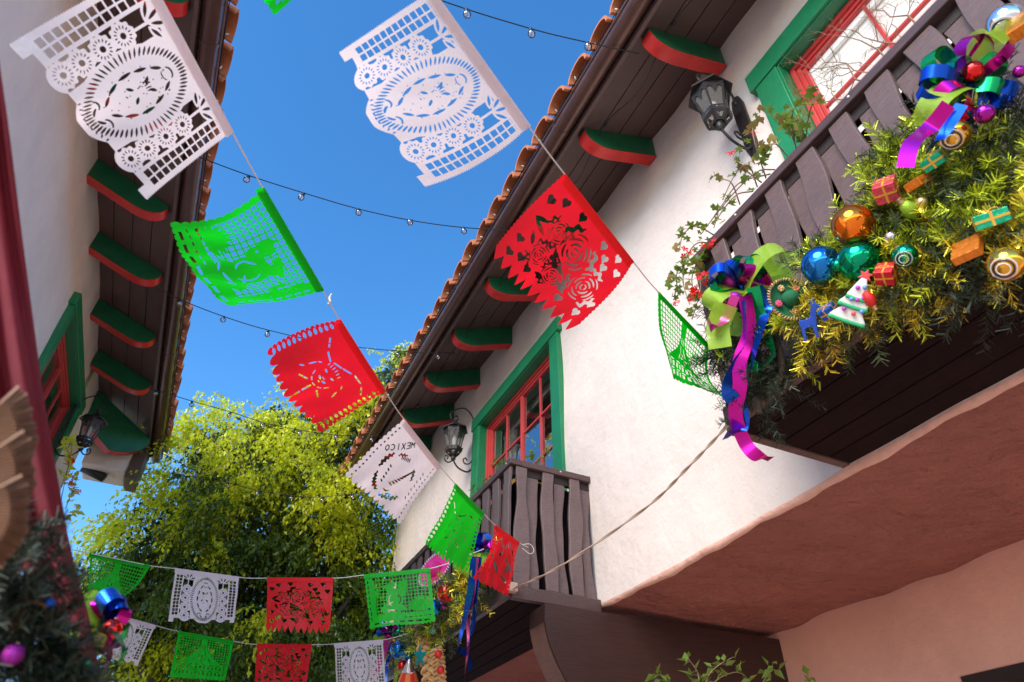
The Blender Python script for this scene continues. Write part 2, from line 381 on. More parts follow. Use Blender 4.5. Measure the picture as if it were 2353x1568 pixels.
    while y < y1-.08:
        for row in range(3):
            d = over+.245-row*.34
            jit = random.uniform(-.012, .012)
            link('roof_tile', covers[random.randrange(4)], roof, (ro[0]+X(d+jit), ro[1]+y+random.uniform(-.008, .008), ro[2]+Z(d)+.155+random.uniform(-.004, .006)), (random.uniform(-.05, .05), 0, random.uniform(-.04, .04)))
            if row == 0 or True:
                link('roof_tile', pans[random.randrange(2)], roof, (ro[0]+X(d-.10+jit), ro[1]+y+.137, ro[2]+Z(d-.10)+.165), (0, 0, random.uniform(-.03, .03)))
        y += .274; k += 1
    return gx, gz, gr
EAVE_R = make_eaves(RB, XW, 1, -2.5, 9.0, 6.165, .66, 4, [-.15, .68, 1.50, 2.32, 3.20, 4.05, 4.88, 5.70, 6.52, 7.34, 8.16], 5.93, -2.4)
# ---------------------------------------------------------------- left building
XL = -1.7
LB = empty('plaster_house', (XL, 4, 0), 'shaded plastered house on the left with green brackets under brown eaves', 'house')
WIN_L = (5.88, 7.62, 4.1, 5.60)
part(wall_sheet(XL, 1.9, 8.75, 0, 6.28, [WIN_L], .13, -1), 'upper_wall', M['plaster_left'], LB, smooth=True)
part(MB().grid(lambda u, v: (XL-5*u, 8.75, 6.3*v), 4, 4), 'end_wall', M['plaster_left'], LB)
part(MB().grid(lambda u, v: (XL-5*u, 1.9, 6.3*v), 4, 4), 'near_end_wall', M['plaster_left'], LB)
EAVE_L = make_eaves(LB, XL, -1, 1.8, 9.3, 6.26, .66, 4, [2.66, 3.6, 4.54, 5.42, 6.44, 7.40], 6.03, 1.95)
# far corner of the left eaves: wide corner bracket, boxed plaster return and downpipe
cb = [(0, 6.24), (.80, 5.93), (.80, 5.88)]+[(.80-.42*(1-cos(t)), 5.88-.20*sin(t)-.06*t) for t in np.linspace(.15, pi/2, 9)]+[(0, 5.80)]
ca = radians(28); cd_ = np.array([cos(ca), sin(ca), 0]); cn_ = np.array([-sin(ca), cos(ca), 0])
o_ = np.array([XL, 8.28, 0])
cbk = part(MB().prism(cb, o_, cd_, (0, 0, 1), cn_*.12), 'corner_bracket', M['dgreen'], LB, bevel=.004)
un = cb[2:]; n_ = len(un)
va = [o_+cd_*a+np.array([0, 0, b-.004])+cn_*k for k in (-.003, .123) for a, b in un]
part(MB().add(va, [(i, i+1, n_+i+1, n_+i) for i in range(n_-1)]), 'painted_underside', M['red'], cbk, smooth=True)
a_, b_, c_ = ony(205, 1040, 8.95), ony(316, 1022, 8.95), ony(311, 1102, 8.95)
part(MB().box((a_[0], 8.76, c_[2]), (b_[0], 9.25, 6.0)), 'eave_return', M['plaster'], LB, bevel=.012)
part(MB().box((b_[0]+.004, 8.9, c_[2]-.02), (b_[0]+.15, 9.32, 6.02)), 'end_fascia', M['soffit'], LB, bevel=.006)
part(MB().tube([(XL+.08, 8.95, c_[2]+.02), (XL+.35, 8.95, c_[2]-.06)], .055, 14), 'black_tube', M['cable'], LB, smooth=True)  # plain black tube at the eave end; it carries no light
M['endwood'] = mat('beam_end_wood', (.15, .065, .045), .5, var=[(5, .2)], streak=(7, (14, 2, 2), .25), bump=[(-9, .4, .006)])
# ================================================================ windows (parts of the houses)
def make_window(B, x, s, op, zbot, jamb, ncol, nrow, mull, reveal=.07, blind=False, curtain=False, back=None):
    """s=+1 window faces -x, s=-1 faces +x. op = opening (y0,y1,z0,z1)"""
    y0, y1, z0, z1 = op; o = -s                                    # outward
    W = empty('window', (0, 0, 0)); W.parent = B; W.matrix_parent_inverse = Matrix.Translation(-Vector(B.location))
    def bx(name, m, d0, d1, ya, yb, za, zb, bevel=.004, par=W):
        xa, xb = sorted((x+o*d0, x+o*d1))
        return part(MB().box((xa, ya, za), (xb, yb, zb)), name, m, par, bevel=bevel)
    J = jamb
    # green timber surround, head board with small ears
    bx('surround_board', M['green'], -.03, .045, y0-J, y0, z0, z1, .006); bx('surround_board', M['green'], -.03, .045, y1, y1+J, z0, z1, .006)
    bx('surround_head', M['green'], -.03, .055, y0-J-.035, y1+J+.035, z1, z1+J*.98, .006)
    for ya, yb in ((y0, y0+.012), (y1-.012, y1)): bx('green_reveal', M['green'], -reveal, .035, ya, yb, z0, z1, .002)
    bx('green_reveal', M['green'], -reveal, .035, y0, y1, z1-.012, z1, .002)
    # stepped red frame
    fy0, fy1, fz1 = y0+.014, y1-.014, z1-.014
    for k, (wd, d) in enumerate(((.030, -.045), (.026, -.062), (.02, -.075))):
        bx('frame', M['redwood'], d-.03, d, fy0, fy0+wd, z0, fz1, .003); bx('frame', M['redwood'], d-.03, d, fy1-wd, fy1, z0, fz1, .003)
        bx('frame', M['redwood'], d-.03, d, fy0+wd, fy1-wd, fz1-wd, fz1, .003)
        fy0 += wd; fy1 -= wd; fz1 -= wd
    # mullions, muntins, panes
    cols = []
    ym = [fy0+(fy1-fy0)*k/mull for k in range(mull+1)]
    for k in range(1, mull): bx('mullion', M['redwood'], -.115, -.07, ym[k]-.02, ym[k]+.02, z0, fz1, .003)
    for k in range(mull):
        a = ym[k]+(.02 if k else 0); b = ym[k+1]-(.02 if k < mull-1 else 0)
        cy = [a+(b-a)*i/ncol for i in range(ncol+1)]
        for i in range(1, ncol): bx('muntin', M['redwood'], -.108, -.082, cy[i]-.009, cy[i]+.009, z0, fz1, .002)
        zr = [fz1-(fz1-z0)*j/nrow for j in range(nrow+1)]
        for j in range(1, nrow): bx('muntin', M['redwood'], -.106, -.084, a, b, zr[j]-.009, zr[j]+.009, .002)
        for i in range(ncol):
            for j in range(nrow):
                t = random.uniform(-.006, .006)
                pa, pb = cy[i]+.004, cy[i+1]-.004; za, zb = zr[j+1]+.004, zr[j]-.004; xx = x-o*.096
                part(MB().add([(xx+t, pa, za), (xx-t, pb, za), (xx-t, pb, zb), (xx+t, pa, zb)], [(0, 1, 2, 3) if s < 0 else (3, 2, 1, 0)]), 'pane', M['blindglass'] if blind else M['glass'], W)
    if blind:
        zz = z0
        nsl = 46; hh = (fz1-z0)/nsl
        mb = MB()
        for k in range(nsl): mb.box((x+s*.128, fy0+.01, z0+k*hh+.002), (x+s*.134, fy1-.01, z0+(k+1)*hh))
        bl = part(mb, 'blind', M['blind'], W)
        bx('blind_frame', M['blind'], -.125, -.10, fy0, fy0+.05, z0, fz1, .004); bx('blind_frame', M['blind'], -.125, -.10, fy1-.05, fy1, z0, fz1, .004); bx('blind_frame', M['blind'], -.125, -.10, fy0+.05, fy1-.05, fz1-.05, fz1, .004)
    if curtain:
        part(MB().grid(lambda u, v: (x+s*(.22+.018*sin(46*u)), fy1-.45*(.35+.65*v)*u if False else fy1-.30*u*(1-.35*sin(pi*v)), z0+(fz1-z0)*v), 30, 10), 'curtain', M['curtain'], W, smooth=True)
        bx('valance', M['curtain'], -.24, -.2, fy0, fy1, fz1-.09, fz1, .01)
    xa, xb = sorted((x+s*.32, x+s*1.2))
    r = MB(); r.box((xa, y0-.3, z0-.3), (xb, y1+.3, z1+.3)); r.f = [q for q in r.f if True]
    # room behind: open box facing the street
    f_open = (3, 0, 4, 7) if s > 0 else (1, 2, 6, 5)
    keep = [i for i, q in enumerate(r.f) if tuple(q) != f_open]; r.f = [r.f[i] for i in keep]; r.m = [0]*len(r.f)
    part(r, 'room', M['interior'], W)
    return W
make_window(RB, XW, 1, WIN_F, 3.6, .15, 2, 4, 2, curtain=True)
make_window(RB, XW, 1, WIN_N, 3.75, .17, 4, 4, 1, blind=True)
make_window(LB, XL, -1, WIN_L, 4.1, .13, 2, 3, 2)
# ================================================================ balconies
def slat_mesh(z0, z1, wd, th, seed, name='slat'):
    rr = random.Random(seed); a, b, c, d = [rr.uniform(0, 6.28) for _ in range(4)]; k1, k2 = rr.uniform(5.5, 8.5), rr.uniform(5.5, 8.5); am = rr.uniform(.007, .013)
    n = 18; L = []; R = []
    for i in range(n+1):
        z = z0+(z1-z0)*i/n
        L.append((-wd/2+am*sin(k1*z+a)+.004*sin(19*z+c), z)); R.append((wd/2+am*sin(k2*z+b)+.004*sin(17*z+d), z))
    mb = MB(); mb.prism(L+R[::-1], (0, 0, 0), (0, 1, 0), (0, 0, 1), (-th, 0, 0)); return mb.mesh(name, M['slat'])
def make_balcony(name, label, xf, ya, yb, zf, zr, side_lo=True, side_hi=False):
    B = empty(name, ((xf+XW)/2, (ya+yb)/2, zf), label, 'balcony')
    zt = zr-.05
    off = -Vector(B.location)
    # floor planks running along the street, gaps between
    nb = 5; bw = (XW-xf+.06)/nb
    for i in range(nb):
        part(MB().box((xf-.06+i*bw+.004, ya-.03, zf-.025), (xf-.06+(i+1)*bw-.004, yb, zf+.01)), 'floor_plank', M['floorwood'], B, bevel=.003)
    part(MB().box((xf-.075, ya-.04, zf-.03), (xf-.035, yb, zf+.055)), 'floor_edge_beam', M['rail'], B, bevel=.006)
    part(MB().box((xf-.034, ya-.045, zf-.028), (XW, ya-.005, zf+.052)), 'floor_edge_beam', M['rail'], B, bevel=.006)
    for yy in (): part(MB().box((xf-.03, yy, zf-.10), (XW+.02, yy+.07, zf-.027)), 'floor_joist', M['darkwood'], B, bevel=.004)
    # hand rails
    part(MB().box((xf-.05, ya-.045, zr-.045), (xf+.035, yb, zr)), 'hand_rail', M['rail'], B, bevel=.006)
    part(MB().box((xf-.012, ya, zr-.10), (xf+.022, yb, zr-.047)), 'under_rail', M['darkwood'], B, bevel=.004)
    if side_lo:
        part(MB().box((xf+.036, ya-.045, zr-.047), (XW-.0, ya+.035, zr-.002)), 'hand_rail', M['rail'], B, bevel=.006)
        part(MB().box((xf+.024, ya-.012, zr-.10), (XW, ya+.022, zr-.049)), 'under_rail', M['darkwood'], B, bevel=.004)
    # wavy-edged slats in two layers
    k = 0; y = ya+.045
    while y < yb-.02:
        me = slat_mesh(zf+.056, zr-.047, random.uniform(.084, .092), .022, 100+k+int(10*ya))
        s_ = link('slat', me, B, off+Vector((xf-.014, y, 0))); bv = s_.modifiers.new('bevel', 'BEVEL'); bv.width = .003; bv.segments = 1; bv.limit_method = 'ANGLE'
        me = slat_mesh(zf+.056, zr-.10, random.uniform(.080, .086), .02, 300+k+int(10*ya))
        s_ = link('slat', me, B, off+Vector((xf+.010, y+.082, 0))); bv = s_.modifiers.new('bevel', 'BEVEL'); bv.width = .003; bv.segments = 1; bv.limit_method = 'ANGLE'
        y += .174; k += 1
    if side_lo:
        x = xf+.04; k = 0
        while x < XW-.03:
            me = slat_mesh(zf+.053, zr-.048, .088, .022, 500+k); s_ = link('slat', me, B, off+Vector((x, ya-.014, 0)), (0, 0, pi/2)); bv = s_.modifiers.new('bevel', 'BEVEL'); bv.width = .003; bv.segments = 1; bv.limit_method = 'ANGLE'
            if x+.09 < XW-.02:
                me = slat_mesh(zf+.053, zr-.10, .08, .02, 600+k); s_ = link('slat', me, B, off+Vector((x+.083, ya+.010, 0)), (0, 0, pi/2)); bv = s_.modifiers.new('bevel', 'BEVEL'); bv.width = .003; bv.segments = 1; bv.limit_method = 'ANGLE'
            x += .197; k += 1
    # bolts on the rails
    for yy in np.arange(ya+.02, yb, .62):
        part(MB().lathe([(.0001, .005), (.006, .004), (.008, 0), (.008, -.002)], 10, (xf-.05, yy, zr-.02), (-1, 0, 0)), 'bolt', M['steel'], B, smooth=True)
    if side_lo: part(MB().lathe([(.0001, .005), (.006, .004), (.008, 0), (.008, -.002)], 10, (xf+.33, ya-.045, zr-.022), (0, -1, 0)), 'bolt', M['steel'], B, smooth=True)
    return B
NB = make_balcony('balcony', 'near dark brown slatted balcony carrying the big gold garland at the right edge', 1.72, -1.2, 1.6, 2.96, 3.86, side_lo=False)
# far end of the near balcony (its return towards the wall)
offb = -Vector(NB.location)
for nm, bx_ in (('hand_rail', ((1.756, 1.56, 3.812), (XW, 1.64, 3.858))), ('under_rail', ((1.744, 1.58, 3.76), (XW, 1.614, 3.81))), ('floor_edge_beam', ((1.686, 1.601, 2.932), (XW, 1.641, 3.012))), ('corner_post', ((1.70, 1.575, 3.013), (1.755, 1.628, 3.812)))):
    part(MB().box(*bx_), nm, M['rail'], NB, bevel=.005)
for k, x in enumerate(np.arange(1.83, 2.28, .1)):
    link('slat', slat_mesh(3.013, 3.81 if k % 2 else 3.76, .085, .02, 700+k), NB, offb+Vector((x, 1.60+.024*(k % 2), 0)), (0, 0, pi/2))
FB = make_balcony('balcony', 'far dark brown slatted balcony below the window with panes', 1.72, 3.6, 6.1, 2.90, 3.79)
# planting troughs inside the balconies, added dark and tall to darken the slat gaps
def trough(label, boxes):
    T = empty('planting_trough', ((boxes[0][0][0]+boxes[0][1][0])/2, (boxes[0][0][1]+boxes[0][1][1])/2, boxes[0][0][2]), label, 'trough')
    for a, b in boxes:
        part(MB().box(a, b), 'trough_box', M['floorwood'], T, bevel=.006)
        part(MB().box((a[0]+.015, a[1]+.015, b[2]-.0), (b[0]-.015, b[1]-.015, b[2]+.012)), 'soil', M['soil'], T)
    return T
trough('dark planting trough behind the slats of the near balcony', [((1.765, -1.0, 3.0), (1.98, 1.565, 3.765))])
trough('dark planting trough behind the slats of the far balcony', [((1.765, 3.64, 2.94), (1.98, 5.9, 3.69)), ((1.99, 3.64, 2.94), (2.27, 3.85, 3.68))])
# ---------------------------------------------------------------- carved timber beam under the far balcony
TB = empty('timber_bracket', (2.8, 3.5, 2.4), 'massive brown timber bracket with curved end holding the far balcony', 'bracket')
pr = [(3.62, 2.862), (1.86, 2.842), (1.855, 2.74)]
for t in np.linspace(0, 1, 12): pr.append((1.858+.42*t**1.9+.02*sin(pi*t), 2.74-.60*t))
pr += [(2.42, 2.05), (2.75, 1.98), (3.62, 1.95)]
part(MB().prism(pr, (0, 3.47, 0), (1, 0, 0), (0, 0, 1), (0, .19, 0)), 'beam', M['bracketwood'], TB, bevel=.012)
cur = pr[2:15]
mb = MB(); mb.strip([(x-.004, 3.565, z-.002) for x, z in cur], [(0, 1, 0)]*len(cur), .178)
part(mb, 'lit_end_face', M['endwood'], TB, smooth=True)  # lighter face colour carries the light caught by the curved end
# ================================================================ wall lanterns
def lantern(wall, s, y, ztop, label, cx, tilt=0.0, sc=1.0):
    """s=+1: hangs on a wall to its +x side. body hangs on an iron scroll; hexagonal"""
    o = -s; T = empty('wall_lantern', (wall, y, ztop-.55), label, 'lantern', 'wall lanterns')
    dx = abs(cx-wall); C = np.array([cx, y, ztop])
    H = lambda d, z: np.array([wall+o*d, y, ztop+z])
    # back plate
    pp = [(-.045, -.02), (-.03, .06), (0, .085), (.03, .06), (.045, -.02), (.045, -.44), (.03, -.52), (0, -.56), (-.03, -.52), (-.045, -.44)]
    part(MB().prism(pp, (wall+o*.002, y, ztop-.02), (0, 1, 0), (0, 0, 1), (o*.02, 0, 0)), 'back_plate', M['iron'], T, bevel=.004)
    # top hoop and curl
    path = [H(.02, -.03), H(.03, .08), H(.07, .17), H(dx*.6, .225), H(dx*.98, .19), H(dx*1.25, .12), H(dx*1.22, .05), H(dx*1.02, .035), H(dx*.9, .07), H(dx*.98, .105), H(dx*1.08, .085)]
    part(MB().tube(catmull(path, 44), .0085, 8), 'hoop', M['iron'], T, smooth=True)
    # lower scrolls
    p2 = [H(.02, -.47), H(.08, -.53), H(dx*.75, -.505), H(dx, -.43), H(dx*1.02, -.40)]
    part(MB().tube(catmull(p2, 24), .009, 8), 'scroll', M['iron'], T, smooth=True)
    p3 = [H(.02, -.36), H(.06, -.43), H(.11, -.44), H(.13, -.40), H(.105, -.375), H(.085, -.40)]
    part(MB().tube(catmull(p3, 24), .007, 8), 'scroll', M['iron'], T, smooth=True)
    p4 = [H(dx, -.43), H(dx*1.2, -.47), H(dx*1.38, -.45), H(dx*1.36, -.40), H(dx*1.24, -.405), H(dx*1.27, -.435)]
    part(MB().tube(catmull(p4, 24), .007, 8), 'scroll', M['iron'], T, smooth=True)
    ph = pi/6
    def hexring(r, z): return [C+np.array([r*cos(ph+2*pi*k/6), r*sin(ph+2*pi*k/6), z]) for k in range(6)]
    # roof
    part(MB().lathe([(.012, .045), (.016, .03), (.03, .012), (.085, -.035), (.142, -.062), (.145, -.080), (.115, -.074)], 6, C, phase=ph), 'cap', M['iron'], T, bevel=.002)
    part(MB().lathe([(.0001, .065), (.010, .055), (.012, .045), (.006, .035)], 10, C), 'finial', M['iron'], T, smooth=True)
    top, bot = hexring(.112, -.078), hexring(.068, -.30)
    mb = MB()
    for k in range(6): mb.tube([top[k], bot[k]], .0065, 6)
    for R_ in (top, bot):
        for k in range(6): mb.bar(R_[k], R_[(k+1) % 6], .009, .012)
    part(mb, 'frame', M['iron'], T)
    for k in range(6):
        a, b, c, d = top[k], top[(k+1) % 6], bot[(k+1) % 6], bot[k]
        part(MB().add([a, b, c, d], [(0, 1, 2, 3)]), 'pane', M['lampglass'], T)
        # cut fretwork under the cap: scalloped apron with a centre drop
        U = unit(b-a); V = unit((d+c)/2-(a+b)/2); n = unit(np.cross(U, V)); wd = np.linalg.norm(b-a)
        prof = [(0, 0), (wd, 0), (wd*.98, .075), (wd*.9, .05), (wd*.78, .035), (wd*.64, .045), (wd*.57, .07), (wd*.5, .095), (wd*.43, .07), (wd*.36, .045), (wd*.22, .035), (wd*.1, .05), (wd*.02, .075)]
        cen = (a+b+c+d)/4-C; cen[2] = 0
        nn = n if n@cen > 0 else -n
        part(MB().prism(prof, a+nn*.004, U, V, nn*.003), 'fretwork', M['iron'], T)
    # pierced basket under the panes
    r0, r1 = hexring(.092, -.298), hexring(.038, -.385); rm = hexring(.084, -.335)
    mb = MB()
    for k in range(6):
        for A, Bq in ((r0, rm), (rm, r1)):
            p = [A[k], A[(k+1) % 6], Bq[(k+1) % 6], Bq[k]]; c = sum(p)/4
            inn = [c+(q-c)*.45 for q in p]
            mb.add(p+inn, [(0, 1, 5, 4), (1, 2, 6, 5), (2, 3, 7, 6), (3, 0, 4, 7)])
    bk = part(mb, 'basket', M['iron'], T); so_ = bk.modifiers.new('solid', 'SOLIDIFY'); so_.thickness = .003
    part(MB().lathe([(.036, -.383), (.022, -.395), (.026, -.41), (.024, -.425), (.008, -.44), (.0001, -.448)], 12, C), 'pendant', M['iron'], T, smooth=True)
    part(MB().lathe([(.018, -.30), (.018, -.25), (.024, -.21), (.022, -.18), (.010, -.15), (.001, -.135)], 12, C), 'candle_bulb', M['frost'], T, smooth=True)
    return T
p = onx(1047, 975, 2.06); lantern(XW, 1, p[1], p[2]-.0, 'black iron lantern beside the far window above the slatted balcony', 2.06)
p = onx(1627, 205, 2.06); lantern(XW, 1, p[1], p[2]-.0, 'black iron lantern high on the wall by the near window seen from below', 2.06)
p = onx(222, 955, -1.46); lantern(XL, -1, p[1], p[2]-.0, 'black iron lantern on the shaded left house under the corner bracket', -1.46)
# ================================================================ cut-paper flags (papel picado)
M['paper_white'] = mat('white_plastic_sheet', (.90, .82, .83), .5, trans=.5, tcol=(.86, .75, .76), bump=[(7, .5, .03), (24, .3, .01), (160, .25, .001)])
M['paper_green'] = mat('green_plastic_sheet', (.004, .56, .026), .5, trans=.6, tcol=(.002, .70, .012), bump=[(7, .5, .03), (22, .3, .01)])
M['paper_red'] = mat('red_plastic_sheet', (.88, .026, .034), .48, trans=.6, tcol=(.98, .006, .025), bump=[(7, .5, .03), (22, .3, .01)])
def S_circ(X, Y, cx, cy, r): return r-np.hypot(X-cx, Y-cy)
def S_ell(X, Y, cx, cy, rx, ry, a=0):
    c, s = cos(a), sin(a); x = (X-cx)*c+(Y-cy)*s; y = -(X-cx)*s+(Y-cy)*c
    return (1-np.sqrt((x/rx)**2+(y/ry)**2))*min(rx, ry)
def S_box(X, Y, cx, cy, hx, hy, a=0):
    c, s = cos(a), sin(a); x = (X-cx)*c+(Y-cy)*s; y = -(X-cx)*s+(Y-cy)*c
    return np.minimum(hx-abs(x), hy-abs(y))
def S_lens(X, Y, cx, cy, L, wd, a):          # pointed petal
    c, s = cos(a), sin(a); x = (X-cx)*c+(Y-cy)*s; y = -(X-cx)*s+(Y-cy)*c
    t = np.clip(abs(x)/(L/2), 0, 1); return np.where(abs(x) < L/2, wd/2*(1-t**2)-abs(y), -.01-0*x)
def S_arc(X, Y, cx, cy, r, th, a0, a1, ky=1.0):
    A = np.arctan2((Y-cy)/ky, X-cx); mid = (a0+a1)/2; hw = (a1-a0)/2
    d = abs((A-mid+pi) % (2*pi)-pi)/hw
    return np.where(d < 1, th/2*np.sqrt(np.clip(1-d*d, 0, 1))-abs(np.hypot(X-cx, (Y-cy)/ky)-r), -.01)
def S_poly(X, Y, pts):
    D = np.full(X.shape, 9.); ins = np.zeros(X.shape, bool); n = len(pts)
    for i in range(n):
        ax, ay = pts[i]; bx, by = pts[(i+1) % n]; ex, ey = bx-ax, by-ay
        t = np.clip(((X-ax)*ex+(Y-ay)*ey)/(ex*ex+ey*ey+1e-12), 0, 1); D = np.minimum(D, np.hypot(X-ax-t*ex, Y-ay-t*ey))
        c = (ay > Y) != (by > Y); ins ^= c & (X < (bx-ax)*(Y-ay)/((by-ay) if abs(by-ay) > 1e-12 else 1e-12)+ax)
    return np.where(ins, D, -D)
def S_seg(X, Y, a, b, w_):
    ex, ey = b[0]-a[0], b[1]-a[1]; t = np.clip(((X-a[0])*ex+(Y-a[1])*ey)/(ex*ex+ey*ey+1e-12), 0, 1)
    return w_/2-np.hypot(X-a[0]-t*ex, Y-a[1]-t*ey)
def S_heart(X, Y, cx, cy, s, a=0):
    c, q = cos(a), sin(a); x = ((X-cx)*c+(Y-cy)*q)/s; y = (-(X-cx)*q+(Y-cy)*c)/s
    return np.maximum(np.maximum(.5-np.hypot(abs(x)-.42, y+.28), -9), np.minimum(.78-abs(x)-(y+.02)*.86, np.minimum(y+.12, .9-abs(x)-.0*y)))*s*.6
def S_grid(X, Y, x0, y0, px, py, hx, hy): return np.minimum(hx-abs((X-x0+px/2) % px-px/2), hy-abs((Y-y0+py/2) % py-py/2))
U_ = lambda *a: np.maximum.reduce(a)
I_ = lambda *a: np.minimum.reduce(a)
def cut(P, *holes):
    for h in holes: P = np.minimum(P, -h)
    return P
def border(X, Y, side_n, side_amp, bottom_n, bottom_amp, kind='scallop', hgt=.8):
    tri = lambda t: abs((t % 1)*2-1)
    sc = lambda t: np.sqrt(np.clip(1-((t % 1)*2-1)**2, 0, 1))
    fs = tri if kind == 'zig' else sc
    L = X-side_amp*(1-fs(Y*side_n)); R = (1-X)-side_amp*(1-fs(Y*side_n)); T = Y
    if bottom_n: Bt = hgt-Y-bottom_amp*(1-(1-tri(X*bottom_n))**.8 if kind == 'point' else 1-sc(X*bottom_n))
    else: Bt = hgt-Y
    return I_(L, R, T, Bt)
def flower(X, Y, cx, cy, r, n=15):
    A = np.arctan2(Y-cy, X-cx); D = np.hypot(X-cx, Y-cy)
    body = r*(1+.07*np.cos(A*11))-D; holes = [S_circ(X, Y, cx, cy, r*.24)]
    for k in range(n):
        a = 2*pi*k/n; holes.append(S_lens(X, Y, cx+r*.62*cos(a), cy+r*.62*sin(a), r*.34, r*.11, a))
    return body, U_(*holes)
def pat_oval(X, Y):                          # oval with rays between flower columns and lattice strips
    P = border(X, Y, 62, .012, 0, 0, 'zig')
    d = S_ell(X, Y, .5, .43, .225, .375); colL = []
    bot = U_(S_ell(X, Y, .5, .43, .235, .385), S_box(X, Y, .5, .34, .52, .36)); P = I_(P, bot) if False else P
    P = cut(P, I_(S_box(X, Y, .5, .80, .50, .055), -S_ell(X, Y, .5, .43, .235, .378), -S_circ(X, Y, .235, .70, .085), -S_circ(X, Y, .765, .70, .085), -S_box(X, Y, .03, .76, .05, .06), -S_box(X, Y, .97, .76, .05, .06)))
    for sx in (0, 1):
        m = (lambda x: x) if not sx else (lambda x: 1-x)
        XX = X if not sx else 1-X
        lat = I_(S_grid(XX, Y, .062, .105, .052, .052, .0205, .0205), S_box(XX, Y, .088, .385, .052, .315)); P = cut(P, lat)
        area = S_box(XX, Y, .232, .40, .076, .335); area = I_(area, -S_ell(XX, Y, .5, .43, .228, .378))
        solid = []; hol = []
        for cy in (.30, .44, .58, .70):
            b, h = flower(XX, Y, .228, cy, .072); solid.append(b); hol.append(h)
        for (a, L_) in ((-2.5, .13), (-1.9, .14), (-1.2, .13), (-.5, .11)):
            c0 = (.235+.075*cos(a), .16+.085*sin(a)); b = S_lens(XX, Y, *c0, L_, .05, a); h = S_lens(XX, Y, *c0, L_*.68, .02, a); solid.append(b); hol.append(h)
        solid.append(S_seg(XX, Y, (.235, .13), (.235, .72), .016)); solid.append(S_box(XX, Y, .222, .075, .1, .012))
        area = I_(area, -U_(*solid)); P = cut(P, area, *hol)
    rays = []
    for k in range(64):
        a = 2*pi*k/64; c0 = (.5+.188*cos(a), .42+.322*sin(a)); rays.append(S_lens(X, Y, *c0, .062, .0125, atan2(.322*sin(a), .188*cos(a)) if True else a))
    P = cut(P, U_(*rays))
    det = []
    rr = random.Random(3)
    for k in range(46):                       # pin pricks
        a, q = rr.uniform(0, 6.28), sqrt(rr.uniform(0, 1)); det.append(S_circ(X, Y, .5+.125*q*cos(a), .43+.24*q*sin(a), .0042))
    for sx in (-1, 1):
        for k, (dx, y, L_, an) in enumerate(((.055, .24, .075, 1.1), (.09, .33, .09, 1.35), (.105, .43, .1, 1.6), (.085, .53, .09, 1.9), (.045, .60, .07, 2.2), (.03, .33, .05, 2.2), (.035, .45, .05, .9))):
            det.append(S_lens(X, Y, .5+sx*dx, y, L_, .019, an if sx > 0 else pi-an))
    for k in range(4): det.append(S_lens(X, Y, .47+.018*k, .345, .05, .008, 1.2+.25*k))
    det += [S_arc(X, Y, .5, .20, .034, .012, 3.4, 6.0), S_arc(X, Y, .5, .20, .034, .008, .5, 2.6), S_arc(X, Y, .5, .66, .05, .016, .3, 1.3), S_arc(X, Y, .5, .66, .05, .016, 1.8, 2.9), S_arc(X, Y, .44, .68, .03, .012, 3.3, 5.9), S_arc(X, Y, .56, .68, .03, .012, 3.3, 5.9)]
    for k in range(9): det.append(S_lens(X, Y, .38+.03*k, .735+.03*sin(pi*k/8), .026, .010, .35*(k-4)))
    return cut(P, U_(*det))
def rose(X, Y, cx, cy, r, ph=0):
    h = []
    for k, (q, th, n) in enumerate(((.18, .10, 2), (.42, .12, 3), (.68, .12, 4), (.92, .10, 5))):
        for j in range(n):
            a = ph+k*.8+2*pi*j/n; h.append(S_arc(X, Y, cx, cy, r*q, r*th, a+.12, a+2*pi/n-.25))
    return U_(*h)
def pat_roses(X, Y):
    P = border(X, Y, 26, .012, 11, .11, 'point', .82)
    H = []
    for k, (x, y, a) in enumerate([(.08, .17, .1), (.18, .11, -.2), (.10, .52, 0), (.10, .66, .1), (.20, .62, 0), (.30, .65, .2), (.66, .11, .1), (.74, .18, -.1), (.85, .10, .1), (.92, .20, 0), (.36, .09, 0), (.68, .66, 0), (.88, .66, .1), (.93, .54, 0), (.78, .24, 0)]): H.append(S_heart(X, Y, x, y, .042, a))
    for (cx, cy, r, ph) in ((.50, .30, .145, .3), (.76, .46, .13, 1.2), (.30, .28, .09, 2), (.30, .50, .085, .7), (.50, .55, .09, 2.6)):
        H.append(rose(X, Y, cx, cy, r, ph)*1.0)
        A = np.arctan2(Y-cy, X-cx)
        for j in range(3):
            a = ph+1+2.1*j; H.append(S_arc(X+.0, Y, cx, cy, r*(1.22)+.012*np.cos(A*14), r*.30, a, a+1.05))
    for (x, y, L_, a) in ((.16, .35, .16, .35), (.13, .30, .12, -.3), (.17, .44, .12, .9), (.62, .58, .14, .4), (.40, .42, .12, .9), (.42, .62, .1, 0)): H.append(S_lens(X, Y, x, y, L_, .035, a))
    return cut(P, *H)
def side_keyholes(X, Y, n=13, a=.055):
    hs = []
    for k in range(n):
        y = .05+.70*k/(n-1)
        for XX in (X, 1-X): hs.append(U_(S_lens(XX, Y, a, y, .062, .034, 0), S_circ(XX, Y, a+.012, y, .015)))
    return U_(*hs)
